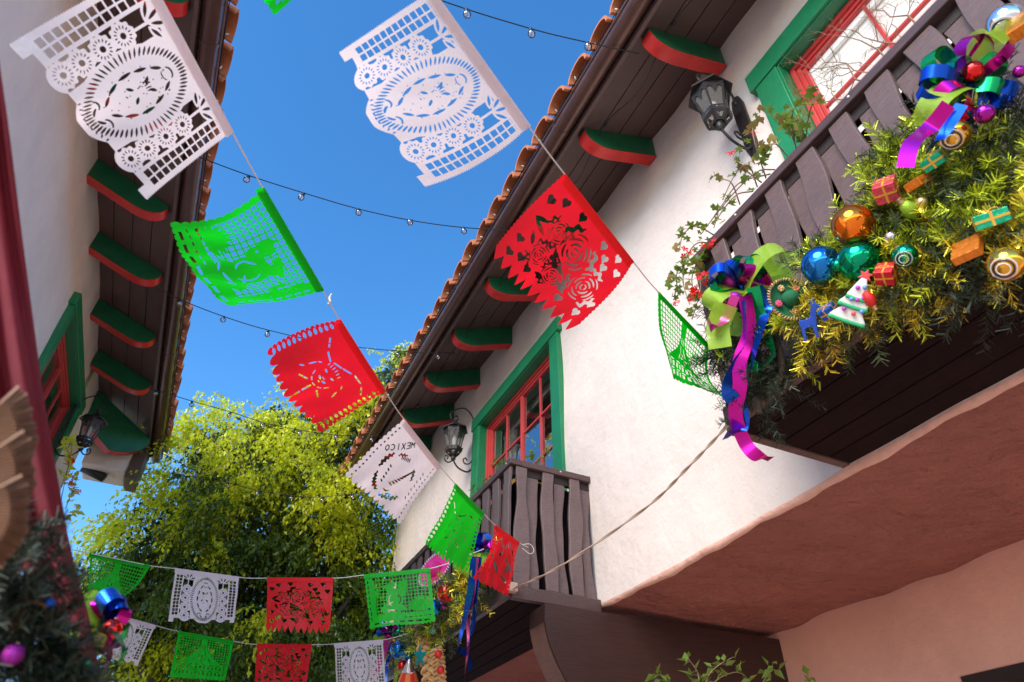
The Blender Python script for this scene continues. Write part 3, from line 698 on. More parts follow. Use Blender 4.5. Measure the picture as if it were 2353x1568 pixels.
def pat_rider(X, Y):                         # broad hat over a small face, dashed scarf lines, plain field above
    P = border(X, Y, 18.5, .03, 12, .09, 'scallop', .82); H = [side_keyholes(X, Y)]
    for k, (x, y, L_, a) in enumerate(((.20, .20, .10, .55), (.33, .265, .11, .25), (.46, .245, .10, -.35), (.56, .20, .10, -.45), (.70, .16, .12, .0), (.84, .20, .10, .6))): H.append(S_box(X, Y, x, y, L_/2, .0075, a))
    for k in range(6): H.append(S_lens(X, Y, .40+.036*k, .285+.006*abs(k-3), .045, .011, 1.2+.1*k))
    H += [S_lens(X, Y, .45, .36, .05, .018, .15), S_lens(X, Y, .56, .36, .05, .018, -.15), S_arc(X, Y, .505, .40, .02, .010, .4, 2.7), S_lens(X, Y, .475, .44, .06, .020, .3), S_lens(X, Y, .54, .44, .06, .020, -.3), S_lens(X, Y, .505, .47, .04, .010, 0)]
    for k in range(5): H.append(S_arc(X, Y, .505, .40, .125, .013, .25+k*.55, .25+k*.55+.42))
    H += [S_box(X, Y, .50, .60, .010, .05), S_box(X, Y, .50, .70, .009, .03), S_box(X, Y, .38, .565, .05, .0085, -.5), S_box(X, Y, .63, .565, .05, .0085, .5), S_lens(X, Y, .30, .42, .09, .016, 1.9), S_lens(X, Y, .27, .52, .06, .014, 2.2), S_lens(X, Y, .73, .44, .09, .016, 1.2), S_lens(X, Y, .33, .36, .05, .014, 2.4), S_lens(X, Y, .70, .34, .06, .014, .8)]
    return cut(P, *H)
GL = {'M': [((0, 1), (0, 0)), ((0, 0), (.5, .6)), ((.5, .6), (1, 0)), ((1, 0), (1, 1))], 'E': [((0, 0), (0, 1)), ((0, 0), (.9, 0)), ((0, .5), (.7, .5)), ((0, 1), (.9, 1))], 'X': [((0, 0), (.9, 1)), ((.9, 0), (0, 1))], 'I': [((.4, 0), (.4, 1))], 'C': [((.9, .1), (.5, 0)), ((.5, 0), (.05, .3)), ((.05, .3), (.05, .7)), ((.05, .7), (.5, 1)), ((.5, 1), (.9, .9))], 'O': [((.5, 0), (.05, .3)), ((.05, .3), (.05, .7)), ((.05, .7), (.5, 1)), ((.5, 1), (.95, .7)), ((.95, .7), (.95, .3)), ((.95, .3), (.5, 0))]}
def pat_mexico(X, Y):
    P = border(X, Y, 17, .028, 12, .07, 'scallop', .82)
    H = []
    for k in range(15):
        y = .04+.72*k/14
        for XX in (X, 1-X): H.append(S_box(XX, Y, .065, y, .011, .011, .78))
    txt = []
    e_ = (-.72, .69); dn_ = (.69, .72)                      # lettering runs across the corner, seen from behind
    for i, ch in enumerate('MEXICO'):
        L2 = lambda q: (.385+e_[0]*(i*.066+q[0]*.046)+dn_[0]*q[1]*.066, .050+e_[1]*(i*.066+q[0]*.046)+dn_[1]*q[1]*.066)
        for a, b in GL[ch]: txt.append(S_seg(X, Y, L2(a), L2(b), .0125))
    H.append(U_(*txt))
    A = np.arctan2(Y-.45, X-.5); jag = .010*np.cos(A*34)
    for a0, a1, r_, th in ((1.75, 2.75, .265, .05), (2.9, 3.75, .265, .05), (.55, 1.6, .275, .045), (-.9, -.25, .25, .04), (3.9, 4.5, .24, .03)): H.append(S_arc(X, Y, .5, .45, r_+jag, th, a0, a1))
    for k in range(9): H.append(S_lens(X, Y, .66-.018*k, .30+.032*k, .075, .022, 2.3+.12*k))      # feather rows
    for k in range(6): H.append(S_lens(X, Y, .40+.022*k, .27-.008*k, .06, .016, 1.2))
    for k in range(5): H.append(S_lens(X, Y, .36+.012*k, .42+.045*k, .055, .020, .35))
    H += [S_arc(X, Y, .52, .60, .05, .022, .2, 2.2), S_lens(X, Y, .60, .66, .09, .03, -.4)]
    for k in range(7): H.append(S_lens(X, Y, .84+.012*(k % 2), .22+.055*k, .06, .016, .5))
    return cut(P, *H)
def pat_church(X, Y):                        # bell-shaped dome over an arcade, lattice sky
    P = border(X, Y, 22, .014, 14, .03, 'scallop', .80)
    lat = S_grid(X, Y, .05, .06, .0475, .0475, .0175, .0175)
    lat = I_(lat, S_box(X, Y, .5, .27, .45, .235))
    t = np.clip((Y-.12)/.42, 0, 1); half = .03+.36*t**1.9
    dome = I_(half-abs(X-.5), Y-.10); tower = U_(S_box(X, Y, .5, .10, .035, .05), S_circ(X, Y, .5, .075, .03), S_box(X, Y, .5, .055, .008, .05))
    P = cut(P, I_(lat, -dome-.012, -tower-.008))
    H = []
    for k in range(2):
        y = .585+.105*k
        for j in range(13): x = .085+.83*j/12; H.append(S_box(X, Y, x-.008, y, .0055, .030)); H.append(S_box(X, Y, x+.010, y, .0055, .030))
        H += [S_box(X, Y, .08+.84*j/7, y-.05, .035, .005) for j in range(8)]
    for s in (-1, 1): H += [S_lens(X, Y, .5+s*.05, .34, .16, .012, pi/2-s*.15), S_lens(X, Y, .5+s*.13, .44, .12, .012, pi/2-s*.6), S_lens(X, Y, .5+s*.022, .22, .10, .010, pi/2-s*.05)]
    for k in range(4): H.append(S_lens(X, Y, .5+.045*cos(k*pi/2), .43+.045*sin(k*pi/2), .06, .018, k*pi/2))
    return cut(P, *H)
def pat_cactus(X, Y):                        # lattice with solid figure, cactus and agave
    P = border(X, Y, 14, .020, 17, .022, 'scallop', .80)
    lat = S_grid(X, Y, .09, .08, .052, .052, .0195, .0195); lat = I_(lat, S_box(X, Y, .53, .36, .41, .32))
    rr = random.Random(5)
    solid = [S_ell(X, Y, .43, .40, .13, .15), S_circ(X, Y, .36, .24, .055), S_ell(X, Y, .36, .20, .10, .03, -.2), S_circ(X, Y, .55, .30, .07), S_ell(X, Y, .58, .22, .05, .09, .3), S_ell(X, Y, .40, .56, .17, .10), S_box(X, Y, .5, .70, .45, .07), S_lens(X, Y, .52, .19, .12, .04, -1.2), S_lens(X, Y, .60, .17, .12, .04, -1.7)]
    for k in range(9): a = pi+.25+k*(pi-.5)/8; solid.append(S_lens(X, Y, .80+.09*cos(a), .60+.11*sin(a), .22, .055, a))
    solid += [S_box(X, Y, .12, .42, .022, .30), S_circ(X, Y, .12, .13, .022), S_box(X, Y, .155, .34, .035, .014), S_box(X, Y, .185, .29, .014, .06), S_box(X, Y, .09, .42, .035, .014), S_box(X, Y, .065, .36, .014, .07)]
    P = cut(P, I_(lat, -U_(*solid)-.002))
    H = [S_arc(X, Y, .45, .42, .11, .016, 2.2, 4.0), S_arc(X, Y, .45, .42, .07, .016, -.3, 1.4), S_lens(X, Y, .50, .37, .12, .02, .9), S_lens(X, Y, .36, .47, .11, .02, -.5), S_lens(X, Y, .40, .58, .14, .022, .2), S_lens(X, Y, .52, .60, .10, .02, -.4), S_lens(X, Y, .33, .58, .08, .02, 1), S_circ(X, Y, .57, .28, .012)]
    for j in range(7): H.append(S_box(X, Y, .13+.74*j/6, .745, .042, .012))
    for j in range(8): H.append(S_box(X, Y, .045, .12+.54*j/7, .008, .026))
    for j in range(6): H.append(S_box(X, Y, .57+.07*j, .685, .02, .006))
    for k in range(24): H.append(S_circ(X, Y, rr.uniform(.09, .15), rr.uniform(.15, .68), .004))
    return cut(P, *H)
def pat_dance(X, Y):
    P = border(X, Y, 16, .02, 10, .06, 'scallop', .82); H = []
    for k in range(11):
        y = .06+.66*k/10
        for XX in (X, 1-X): H.append(S_circ(XX, Y, .06, y, .016))
    for k in range(12): H.append(S_lens(X, Y, .17+.06*k, .16+.04*sin(k*1.3), .11, .028, 1.2+.3*sin(k)))
    H += [S_arc(X, Y, .36, .38, .10, .05, 1.8, 4.4), S_arc(X, Y, .62, .42, .11, .05, -1.3, 1.2), S_lens(X, Y, .48, .52, .22, .06, .9), S_lens(X, Y, .30, .60, .14, .05, -.5), S_lens(X, Y, .70, .62, .14, .05, .5), S_lens(X, Y, .52, .30, .12, .04, 2.3), S_lens(X, Y, .22, .42, .12, .04, 1.5), S_lens(X, Y, .80, .44, .12, .04, 1.5)]
    return cut(P, *H)
PATS = dict(oval=pat_oval, roses=pat_roses, rider=pat_rider, mexico=pat_mexico, church=pat_church, cactus=pat_cactus, dance=pat_dance)
FIELD = {}
def march(pat, nu):
    if (pat, nu) in FIELD: return FIELD[(pat, nu)]
    nv = int(nu*.82); xs = np.linspace(-.002, 1.002, nu+1); ys = np.linspace(-.002, .825, nv+1); X, Y = np.meshgrid(xs, ys)
    F = PATS[pat](X, Y); F = np.where(abs(F) < 1e-6, 1e-6, F)
    pos = F > 0; q = pos[:-1, :-1].astype(int)+pos[:-1, 1:]+pos[1:, 1:]+pos[1:, :-1]
    uv = []; faces = []; ids = -np.ones(F.shape, int); em = {}
    def node(j, i):
        if ids[j, i] < 0: ids[j, i] = len(uv); uv.append((xs[i], ys[j]))
        return int(ids[j, i])
    def edge(a, b):
        k = (a, b) if a < b else (b, a)
        if k not in em:
            fa, fb = F[k[0]], F[k[1]]; t = fa/(fa-fb); t = min(.97, max(.03, t))
            em[k] = len(uv); uv.append((xs[k[0][1]]+(xs[k[1][1]]-xs[k[0][1]])*t, ys[k[0][0]]+(ys[k[1][0]]-ys[k[0][0]])*t))
        return em[k]
    for j, i in zip(*np.nonzero(q)):
        c = ((j, i), (j, i+1), (j+1, i+1), (j+1, i))
        if q[j, i] == 4: faces.append(tuple(node(*p) for p in c)); continue
        poly = []
        for k in range(4):
            a, b = c[k], c[(k+1) % 4]
            if pos[a]: poly.append(node(*a))
            if pos[a] != pos[b]: poly.append(edge(a, b))
        if len(poly) > 2: faces.append(tuple(poly))
    FIELD[(pat, nu)] = (np.array(uv), faces); return FIELD[(pat, nu)]
def flag(pat, colr, px, tA, tB, label, nu=140, mids=None, side=1, hang=False, wave=.012, seed=0, W=.40, flip=False, hscale=.8):
    """px = A,B (on the string) C,D (free edge) in photograph pixels; tA,tB = depth of the string there"""
    A, B = ond(*px[0], tA), ond(*px[1], tB); hh = W*hscale
    def free(p, base):
        d = ray(*p)
        if hang:
            n = np.cross(B-A, (0, 0, 1.0)); t = ((base-CAM)@n)/(d@n); return CAM+d*t
        o = CAM-base; a = d@d; b = 2*(o@d); c = o@o-hh*hh; D = b*b-4*a*c
        return CAM+d*((-b+side*sqrt(max(D, 0)))/(2*a))
    C_, D_ = free(px[2], B), free(px[3], A)
    def midp(k, p, q):
        m = (p+q)/2
        if mids and mids.get(k): return ond(*mids[k], depth_of(m))
        return m
    mAB, mBC, mCD, mDA = midp('AB', A, B), midp('BC', B, C_), midp('CD', C_, D_), midp('DA', D_, A)
    uv, faces = march(pat, nu)
    u = uv[:, 0:1].copy(); v = uv[:, 1:2]/.82
    if flip: u = 1-u
    xi, et = 2*u-1, 2*v-1
    N = [.25*(1-xi)*(1-et)*(-xi-et-1), .25*(1+xi)*(1-et)*(xi-et-1), .25*(1+xi)*(1+et)*(xi+et-1), .25*(1-xi)*(1+et)*(-xi+et-1), .5*(1-xi**2)*(1-et), .5*(1+xi)*(1-et**2), .5*(1-xi**2)*(1+et), .5*(1-xi)*(1-et**2)]
    P = sum(n*p for n, p in zip(N, (A, B, C_, D_, mAB, mBC, mCD, mDA)))
    nrm = unit(np.cross(B-A, D_-A)); rr = random.Random(seed); ph = [rr.uniform(0, 6.28) for _ in range(4)]
    disp = wave*v*(np.sin(5.5*u+2.5*v+ph[0])+.6*np.sin(9*u-3*v+ph[1])+.25*np.sin(23*u+4*v+ph[2]))
    tri_ = lambda q: abs((q % 1)*2-1)
    disp = disp+W*.018*v**.5*(tri_(2*u+.07*ph[0])+.7*tri_(2*v+.1*ph[1])+.35*tri_(4*u+2.5*v+ph[2]))*(.6 if wave < .015 else 1)
    P = P+nrm*disp
    base = (A+B)/2
    if flip: faces = [f[::-1] for f in faces]
    me = bpy.data.meshes.new('paper_flag'); me.from_pydata((P-base).tolist(), [], faces); me.materials.append(M['paper_'+colr])
    me.polygons.foreach_set('use_smooth', np.ones(len(me.polygons), dtype=bool))
    o = link('paper_flag', me, None, base); tag(o, label, 'flag', 'cut-paper flags over the street')
    # folded-over header that wraps the string
    mb = MB(); dn = unit((C_+D_)/2-base); n = 10; fh = .022
    pts = [A+(B-A)*i/n+(mAB-(A+B)/2)*4*(i/n)*(1-i/n) for i in range(n+1)]
    v_ = []
    for p in pts:
        v_ += [p+dn*fh+nrm*.003-base, p+nrm*.004-dn*.003-base, p-nrm*.004-dn*.003-base, p+dn*fh-nrm*.003-base]
    mb.add(v_, [(4*i+k, 4*i+k+1, 4*i+k+5, 4*i+k+4) for i in range(n) for k in range(3)])
    mb.build('folded_header', M['paper_'+colr], o)
    return A, B
def string_depths(P, t0, t1):
    P = np.array(P, float); s = np.r_[0, np.cumsum(np.linalg.norm(np.diff(P, axis=0), axis=1))]; s /= s[-1]
    return 1/(1/t0+(1/t1-1/t0)*s)
def cord(name, pts3, r, m, label, cat='string', n=60, group=None):
    o = MB().tube(catmull(pts3, n), r, 6).build(name, m, None, smooth=True); return tag(o, label, cat, group)
SA = [(328, -78), (534, 305), (604, 432), (742, 668), (780, 735), (885, 900), (928, 964), (1011, 1071), (1046, 1112), (1112, 1181), (1138, 1207), (1193, 1247)]
TA = string_depths(SA, 1.4, 3.8)
flag('oval', 'white', [SA[0], SA[1], (336, 468), (13, 108)], TA[0], TA[1], 'large white cut-paper flag at the upper left in front of the shaded eaves', 250, side=-1, seed=1)
flag('cactus', 'green', [SA[2], SA[3], (515, 712), (381, 514)], TA[2], TA[3], 'rippling green cut-paper flag against the blue sky between the eaves', 210, dict(DA=(497, 503), CD=(436, 620), BC=(632, 698)), seed=2, flip=True, wave=.016)
flag('rider', 'red', [SA[4], SA[5], (736, 999), (612, 803)], TA[4], TA[5], 'red cut-paper flag with scalloped edge below the rippling green one', 190, dict(CD=(658, 918), DA=(692, 762)), seed=3)
flag('mexico', 'white', [SA[6], SA[7], (921, 1211), (788, 1088)], TA[6], TA[7], 'white cut-paper flag with lettering beside the far lantern', 170, dict(CD=(858, 1152)), seed=4)
flag('rider', 'green', [SA[8], SA[9], (1071, 1312), (979, 1252)], TA[8], TA[9], 'green cut-paper flag hanging at the corner of the far balcony', 150, dict(CD=(1022, 1290)), seed=5)
flag('dance', 'red', [SA[10], SA[11], (1163, 1369), (1103, 1339)], TA[10], TA[11], 'small crumpled red flag at the end of its string by the far balcony', 130, seed=6, wave=.03)
cord('flag_string', [ond(*p, t) for p, t in zip([(250, -260)]+SA+[(1213, 1258)], [1.15]+list(TA)+[3.85])], .0022, M['whitecord'], 'white string of flags running from the upper left to the far balcony')
kn = ond(757, 690, float(TA[3]+TA[4])/2)
tag(MB().tube(catmull([kn+np.array([0, 0, -.018]), kn+np.array([.003, 0, -.004]), kn+np.array([-.001, .002, .012]), kn+np.array([.002, 0, .028])], 16), [.004]*12+[.003]*5, 6).build('string_knot', M['whitecord'], None, smooth=True), 'white tied knot on the string between green and red flags', 'knot')
lp = ond(1200, 1252, 3.82); lq = catmull([lp+np.array(d) for d in ((0, 0, 0), (.05, 0, .012), (.075, 0, -.02), (.05, 0, -.045), (.0, 0, -.02))], 20)
tag(MB().tube(lq, .002, 6).build('string_loop', M['whitecord'], None, smooth=True), 'white string loop tied at the slats of the far balcony', 'loop')
SB = [(990, -23), (1216, 292), (1297, 400), (1455, 602), (1513, 672), (1632, 797)]
TB_ = string_depths(SB, 1.5, 2.5)
flag('oval', 'white', [SB[0], SB[1], (972, 433), (766, 126)], TB_[0], TB_[1], 'white cut-paper flag alone against the open blue sky', 250, dict(CD=(855, 277), BC=(1108, 378)), side=-1, seed=7)
flag('roses', 'red', [SB[2], SB[3], (1309, 768), (1126, 580)], TB_[2], TB_[3], 'large red flag with rose and heart cut-outs across the right eaves', 220, dict(CD=(1213, 688), BC=(1398, 690), DA=(1195, 500)), seed=8)
flag('church', 'green', [SB[4], SB[5], (1692, 925), (1541, 872)], TB_[4], TB_[5], 'green lattice flag hanging beside the ribbon bow of the near balcony', 190, dict(CD=(1607, 893), BC=(1636, 878), DA=(1521, 775)), seed=9, wave=.02)
cord('flag_string', [ond(*p, t) for p, t in zip([(930, -110)]+SB+[(1668, 868)], [1.4]+list(TB_)+[2.6])], .0022, M['whitecord'], 'white string of flags running from the top centre to the near balcony')
flag('church', 'green', [(610, -262), (772, -105), (628, 38), (492, -120)], 1.7, 1.9, 'green flag of which only a scalloped corner hangs in at the top', 120, seed=10)
cord('flag_string', [ond(560, -310, 1.62), ond(610, -262, 1.7), ond(772, -105, 1.9), ond(830, -50, 2.0)], .0022, M['whitecord'], 'white string above the green corner at the top edge')
R1 = [(207, 1272), (345, 1300), (403, 1307), (549, 1327), (614, 1329), (766, 1329), (836, 1322), (988, 1307)]
T1 = string_depths(R1, 4.1, 3.75)
flag('church', 'green', [R1[0], R1[1], (246, 1392), (200, 1384)], T1[0], T1[1], 'folded green flag at the left end of the upper row before the tree', 130, dict(BC=(300, 1362)), hang=True, seed=11, wave=.03)
flag('oval', 'white', [R1[2], R1[3], (541, 1436), (384, 1431)], T1[2], T1[3], 'white flag second in the upper row before the tree', 150, hang=True, seed=12)
flag('roses', 'red', [R1[4], R1[5], (757, 1456), (609, 1454)], T1[4], T1[5], 'red rose flag third in the upper row before the tree', 150, hang=True, seed=13)
flag('cactus', 'green', [R1[6], R1[7], (1001, 1431), (848, 1449)], T1[6], T1[7], 'green lattice flag at the right end of the upper row over the garland', 150, hang=True, seed=14)
cord('flag_string', [ond(120, 1255, 4.4)]+[ond(*p, t) for p, t in zip(R1, T1)]+[ond(1112, 1262, 3.7)], .0025, M['whitecord'], 'white string carrying the upper row of flags before the tree')
R2 = [(238, 1405), (358, 1438), (410, 1451), (537, 1474), (591, 1481), (716, 1482), (768, 1480), (880, 1471)]
T2 = string_depths(R2, 4.9, 4.55)
flag('oval', 'white', [R2[0], R2[1], (313, 1532), (212, 1506)], T2[0], T2[1], 'tilted white flag behind the dark ribbon bow at lower left', 140, hang=True, seed=15)
flag('church', 'green', [R2[2], R2[3], (517, 1567), (389, 1559)], T2[2], T2[3], 'green flag with a dome shape second in the lower row', 150, hang=True, seed=16)
flag('roses', 'red', [R2[4], R2[5], (704, 1586), (584, 1583)], T2[4], T2[5], 'red rose flag at the bottom edge in the lower row', 140, hang=True, seed=17)
flag('oval', 'white', [R2[6], R2[7], (886, 1582), (771, 1588)], T2[6], T2[7], 'white flag at the right end of the lower row beside the ornaments', 140, hang=True, seed=18)
cord('flag_string', [ond(150, 1375, 5.1)]+[ond(*p, t) for p, t in zip(R2, T2)]+[ond(950, 1452, 4.5)], .0025, M['whitecord'], 'white string carrying the lower row of flags before the tree')
# ================================================================ tree at the end of the street
M['leaf'] = mat('ficus_leaf', (.58, .62, .03), .30, island=.5, trans=.45, tcol=(.95, .97, .03))
M['leaf_shaded'] = mat('ficus_leaf_shaded', (.08, .14, .016), .28, island=.5, trans=.28, tcol=(.22, .30, .015))  # darker leaf copy that puts the lower crown's shade into colour
M['leaf_dark'] = mat('ficus_leaf_shade', (.028, .052, .010), .35, island=.5, trans=.2, tcol=(.08, .12, .01))  # inner leaves coloured dark to deepen the shade between clumps
M['bark'] = mat('bark', (.13, .10, .075), .85, var=[(8, .25)], bump=[(20, .7, .02)])
TREE = empty('ficus_tree', (1.0, 10.5, 0), 'big leafy weeping fig tree at the end of the street', 'tree')
LUMPS = [(905, 905, 10.9, .75), (840, 990, 10.4, .8), (700, 1035, 9.8, .95), (560, 1050, 9.4, .85), (475, 1110, 9.3, .75), (370, 1200, 9.0, .68), (300, 1300, 8.9, .45), (600, 1230, 9.0, 1.15), (800, 1170, 9.8, 1.0), (430, 1330, 8.8, 1.05), (680, 1400, 9.0, 1.1), (860, 1300, 9.4, .75), (340, 1440, 9.0, .75), (520, 1520, 9.0, 1.1), (790, 1500, 9.3, 1.0), (640, 965, 10.0, .5), (480, 1010, 9.6, .40), (915, 860, 11.2, .5), (905, 1440, 9.6, .7), (390, 1560, 9.1, .8), (650, 1600, 9.2, 1.1), (262, 1340, 8.9, .35)]
LC = [(ond(a, b, t), r) for a, b, t, r in LUMPS]
tb = np.array([1.0, 10.5, 0.0])
mb = MB(); fork = np.array([.9, 10.3, 3.0])
mb.tube(catmull([tb, tb+np.array([.05, -.05, 1.5]), fork], 12), list(np.linspace(.3, .2, 13)), 12)
for c, r in LC[:20]:
    m_ = (fork+c)/2+np.array([random.uniform(-.3, .3), random.uniform(-.2, .3), -.35]); mb.tube(catmull([fork, m_, c], 10), list(np.linspace(.10, .02, 11)), 7)
part(mb, 'trunk', M['bark'], TREE, smooth=True)
def leaf_cloud(name, P, D, size, aspect, m, parent, droop=True):
    """P points, D leaf directions -> folded pointed leaves, 2 quads each"""
    n = len(P); D = D/np.linalg.norm(D, axis=1, keepdims=True)
    R = rng.normal(size=(n, 3)); Sd = np.cross(D, R); Sd /= np.linalg.norm(Sd, axis=1, keepdims=True); Nn = np.cross(Sd, D)
    L = (size*rng.uniform(.7, 1.25, n))[:, None]; Wd = L*aspect
    b = P; tip = P+D*L+Nn*L*-.10; mid = P+D*L*.45+Nn*L*.05
    l = P+D*L*.38+Sd*Wd/2+Nn*L*.14; r = P+D*L*.38-Sd*Wd/2+Nn*L*.14
    V = np.stack([b, l, tip, r, mid], 1).reshape(-1, 3); i = np.arange(n)[:, None]*5
    F = np.concatenate([i+np.array([[0, 4, 2, 1]]), i+np.array([[0, 3, 2, 4]])], 1).reshape(-1, 4)
    me = bpy.data.meshes.new(name); me.vertices.add(len(V)); me.vertices.foreach_set('co', V.ravel().astype(np.float32))
    me.loops.add(F.size); me.loops.foreach_set('vertex_index', F.ravel().astype(np.int32)); me.polygons.add(len(F))
    me.polygons.foreach_set('loop_start', np.arange(0, F.size, 4, dtype=np.int32)); me.polygons.foreach_set('loop_total', np.full(len(F), 4, dtype=np.int32))
    me.materials.append(m); me.update(calc_edges=True); me.validate()
    o = link(name, me, parent)
    if parent: o.matrix_parent_inverse = Matrix.Translation(-Vector(parent_world(parent)))
    return o
pts = []; dirs = []; shade_mask = []
for (c, r), lm_ in zip(LC, LUMPS):
    nc = max(5, int(25*r*r)); cd0 = rng.normal(size=(nc, 3)); cd0 /= np.linalg.norm(cd0, axis=1, keepdims=True)
    for d0 in cd0:                            # clumps of drooping sprays with gaps between them
        cc = c+d0*r*rng.uniform(.62, 1.08); cr0 = rng.uniform(.13, .30); ns = int(rng.uniform(16, 34))
        org = cc+rng.normal(scale=cr0*.6, size=(ns, 3))*np.array([1, 1, .75])
        sd_ = d0*np.array([1, 1, .5])+rng.normal(scale=.45, size=(ns, 3)); sd_ /= np.linalg.norm(sd_, axis=1, keepdims=True)
        ln_ = rng.uniform(.22, .50, (ns, 1)); in_shade = rng.uniform() < (.10 if lm_[1] < 1180 else .35 if lm_[1] < 1320 else .78)  # lower clumps more often take the darker colour, painting their shade
        for k in range(14):
            t = k/13; q = org+sd_*ln_*t+np.array([0, 0, -.24])*t*t+rng.normal(scale=.018, size=(ns, 3))
            pts.append(q); dirs.append(sd_*.35+np.array([0, 0, -.75])+rng.normal(scale=.42, size=(ns, 3))); shade_mask.append(np.full(ns, in_shade))
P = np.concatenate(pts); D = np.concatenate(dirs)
O_ = np.concatenate(shade_mask)
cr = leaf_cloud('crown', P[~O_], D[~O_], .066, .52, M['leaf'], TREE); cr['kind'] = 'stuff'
cr = leaf_cloud('shaded_foliage', P[O_], D[O_], .070, .50, M['leaf_shaded'], TREE); cr['kind'] = 'stuff'
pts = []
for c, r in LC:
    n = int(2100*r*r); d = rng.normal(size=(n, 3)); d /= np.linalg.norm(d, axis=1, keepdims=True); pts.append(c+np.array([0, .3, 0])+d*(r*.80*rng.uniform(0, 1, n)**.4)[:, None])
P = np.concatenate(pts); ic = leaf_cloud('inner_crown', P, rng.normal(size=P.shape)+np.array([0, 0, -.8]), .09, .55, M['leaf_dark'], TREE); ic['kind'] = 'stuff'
# twigs of the outer sprays
# ================================================================ string lights with clear globes
M['filament'] = mat('bulb_base', (.35, .12, .06), .35, metal=.6)
gl = MB().ball((0, 0, -.048), .026, 16, 12).mesh('globe', M['bulbglass'], True)
sk = MB().lathe([(.010, 0), (.013, -.004), (.013, -.022), (.010, -.026)], 10).mesh('socket', M['cable'], True)
fl = MB().lathe([(.008, -.020), (.007, -.034), (.002, -.046), (.0005, -.06)], 8).mesh('filament', M['filament'], True)
def light_string(px, t0, t1, bulbs, label, sagpt=None):
    T_ = string_depths(px, t0, t1); P3 = [ond(*p, t) for p, t in zip(px, T_)]
    root = empty('string_light', P3[0], label, 'string light', 'festoon bulbs across the street'); off = -Vector(P3[0])
    path = catmull(P3, 60); part(MB().tube(path, .0042, 6), 'cable', M['cable'], root, smooth=True)
    pr_ = np.array([proj(p) for p in path])
    for bx_, by_ in bulbs:
        i = int(np.argmin(abs(pr_[:, 0]-bx_))); j = max(0, min(len(path)-2, i)); f = (bx_-pr_[j, 0])/(pr_[j+1, 0]-pr_[j, 0]+1e-9); p = path[j]+(path[j+1]-path[j])*f
        rt_ = (random.uniform(-.3, .3), random.uniform(-.3, .3), 0)
        b = link('bulb', gl, root, off+Vector(p), rt_); link('socket', sk, b); link('filament', fl, b)
eR = lambda px, py: depth_of(onz(px, py, 5.84)); eL = lambda px, py: depth_of(onz(px, py, 5.86))
light_string([(700, -120), (1010, 0), (1219, 66), (1350, 98), (1468, 124)], 3.9, eR(1468, 124), [(1072, 30), (1219, 77), (1350, 115)], 'string of clear bulbs at the top right running to the first bracket')
light_string([(440, 355), (573, 404), (699, 444), (822, 480), (946, 507), (1064, 523), (1195, 531)], eL(440, 355), eR(1195, 531), [(573, 420), (699, 458), (822, 494), (946, 518), (1064, 534), (1172, 540)], 'string of clear bulbs sagging between the eaves above the green flag')
light_string([(358, 660), (417, 690), (515, 728), (617, 759), (760, 790), (915, 807), (1045, 812)], eL(358, 660), eR(1045, 812), [(417, 702), (515, 740), (617, 770), (700, 784), (800, 800), (915, 815), (1007, 815)], 'string of clear bulbs between the eaves behind the red flag')
light_string([(345, 893), (441, 922), (530, 947), (608, 972), (692, 989), (775, 1000), (890, 1003)], eL(345, 893), eR(890, 1003), [(360, 897), (441, 930), (530, 955), (608, 985), (692, 1001), (775, 1010), (856, 1012)], 'string of clear bulbs crossing in front of the tree top')
light_string([(340, 1030), (385, 1048), (470, 1092), (596, 1128), (671, 1139), (742, 1142), (870, 1128)], eL(345, 1030)*.98, 8.3, [(385, 1060), (455, 1096), (525, 1122), (596, 1139), (671, 1150), (742, 1151), (811, 1144)], 'lowest string of clear bulbs crossing in front of the tree')
# tiny lights clipped along both gutters, and cable slung under the right eaves
M['mini'] = mat('mini_bulb', (.8, .82, .85), .15, trans=.3)
mini = MB().lathe([(.0035, 0), (.006, .006), (.0055, .018), (.001, .026)], 8).mesh('mini_bulb', M['mini'], True)
for (E_, s, lab, ya, yb) in ((EAVE_R, 1, 'row of tiny clip lights along the right gutter', 0.6, 9.0), (EAVE_L, -1, 'row of tiny clip lights along the left gutter', 2.2, 9.2)):
    gx, gz, gr = E_; x = gx-s*(gr+.012); root = empty('fairy_lights', (x, ya, gz), lab, 'fairy lights'); ys = np.arange(ya, yb, .1)
    for q in range(2): part(MB().tube([(x-s*.004*q, y, gz+.02+.012*q+.008*sin(7*y+q*2)) for y in ys], .003, 5), 'cable', M['cable'], root, smooth=True)
    for y in np.arange(ya+.1, yb, .27): link('mini_bulb', mini, root, (-s*.008, y-ya, .025+random.uniform(-.01, .01)), (random.uniform(-1, 1), -s*random.uniform(.6, 1.8), 0))
pts3 = []
for y in np.arange(1.0, 8.6, .41): pts3.append((XW-.52, y, 6.165-.42*.52-(.225 if int(round((y-1.0)/.41)) % 2 == 0 else .06)))
ec = empty('slung_cable', pts3[0], 'black cable with empty sockets slung under the right eaves', 'cable'); part(MB().tube(catmull(pts3, 90), .004, 6), 'cable', M['cable'], ec, smooth=True)
for q in pts3[1::2]: part(MB().lathe([(.008, .0), (.014, -.006), (.014, -.03), (.009, -.034)], 10, (q[0], q[1], q[2]), (0, .5, 1)), 'socket', M['cable'], ec, smooth=True)
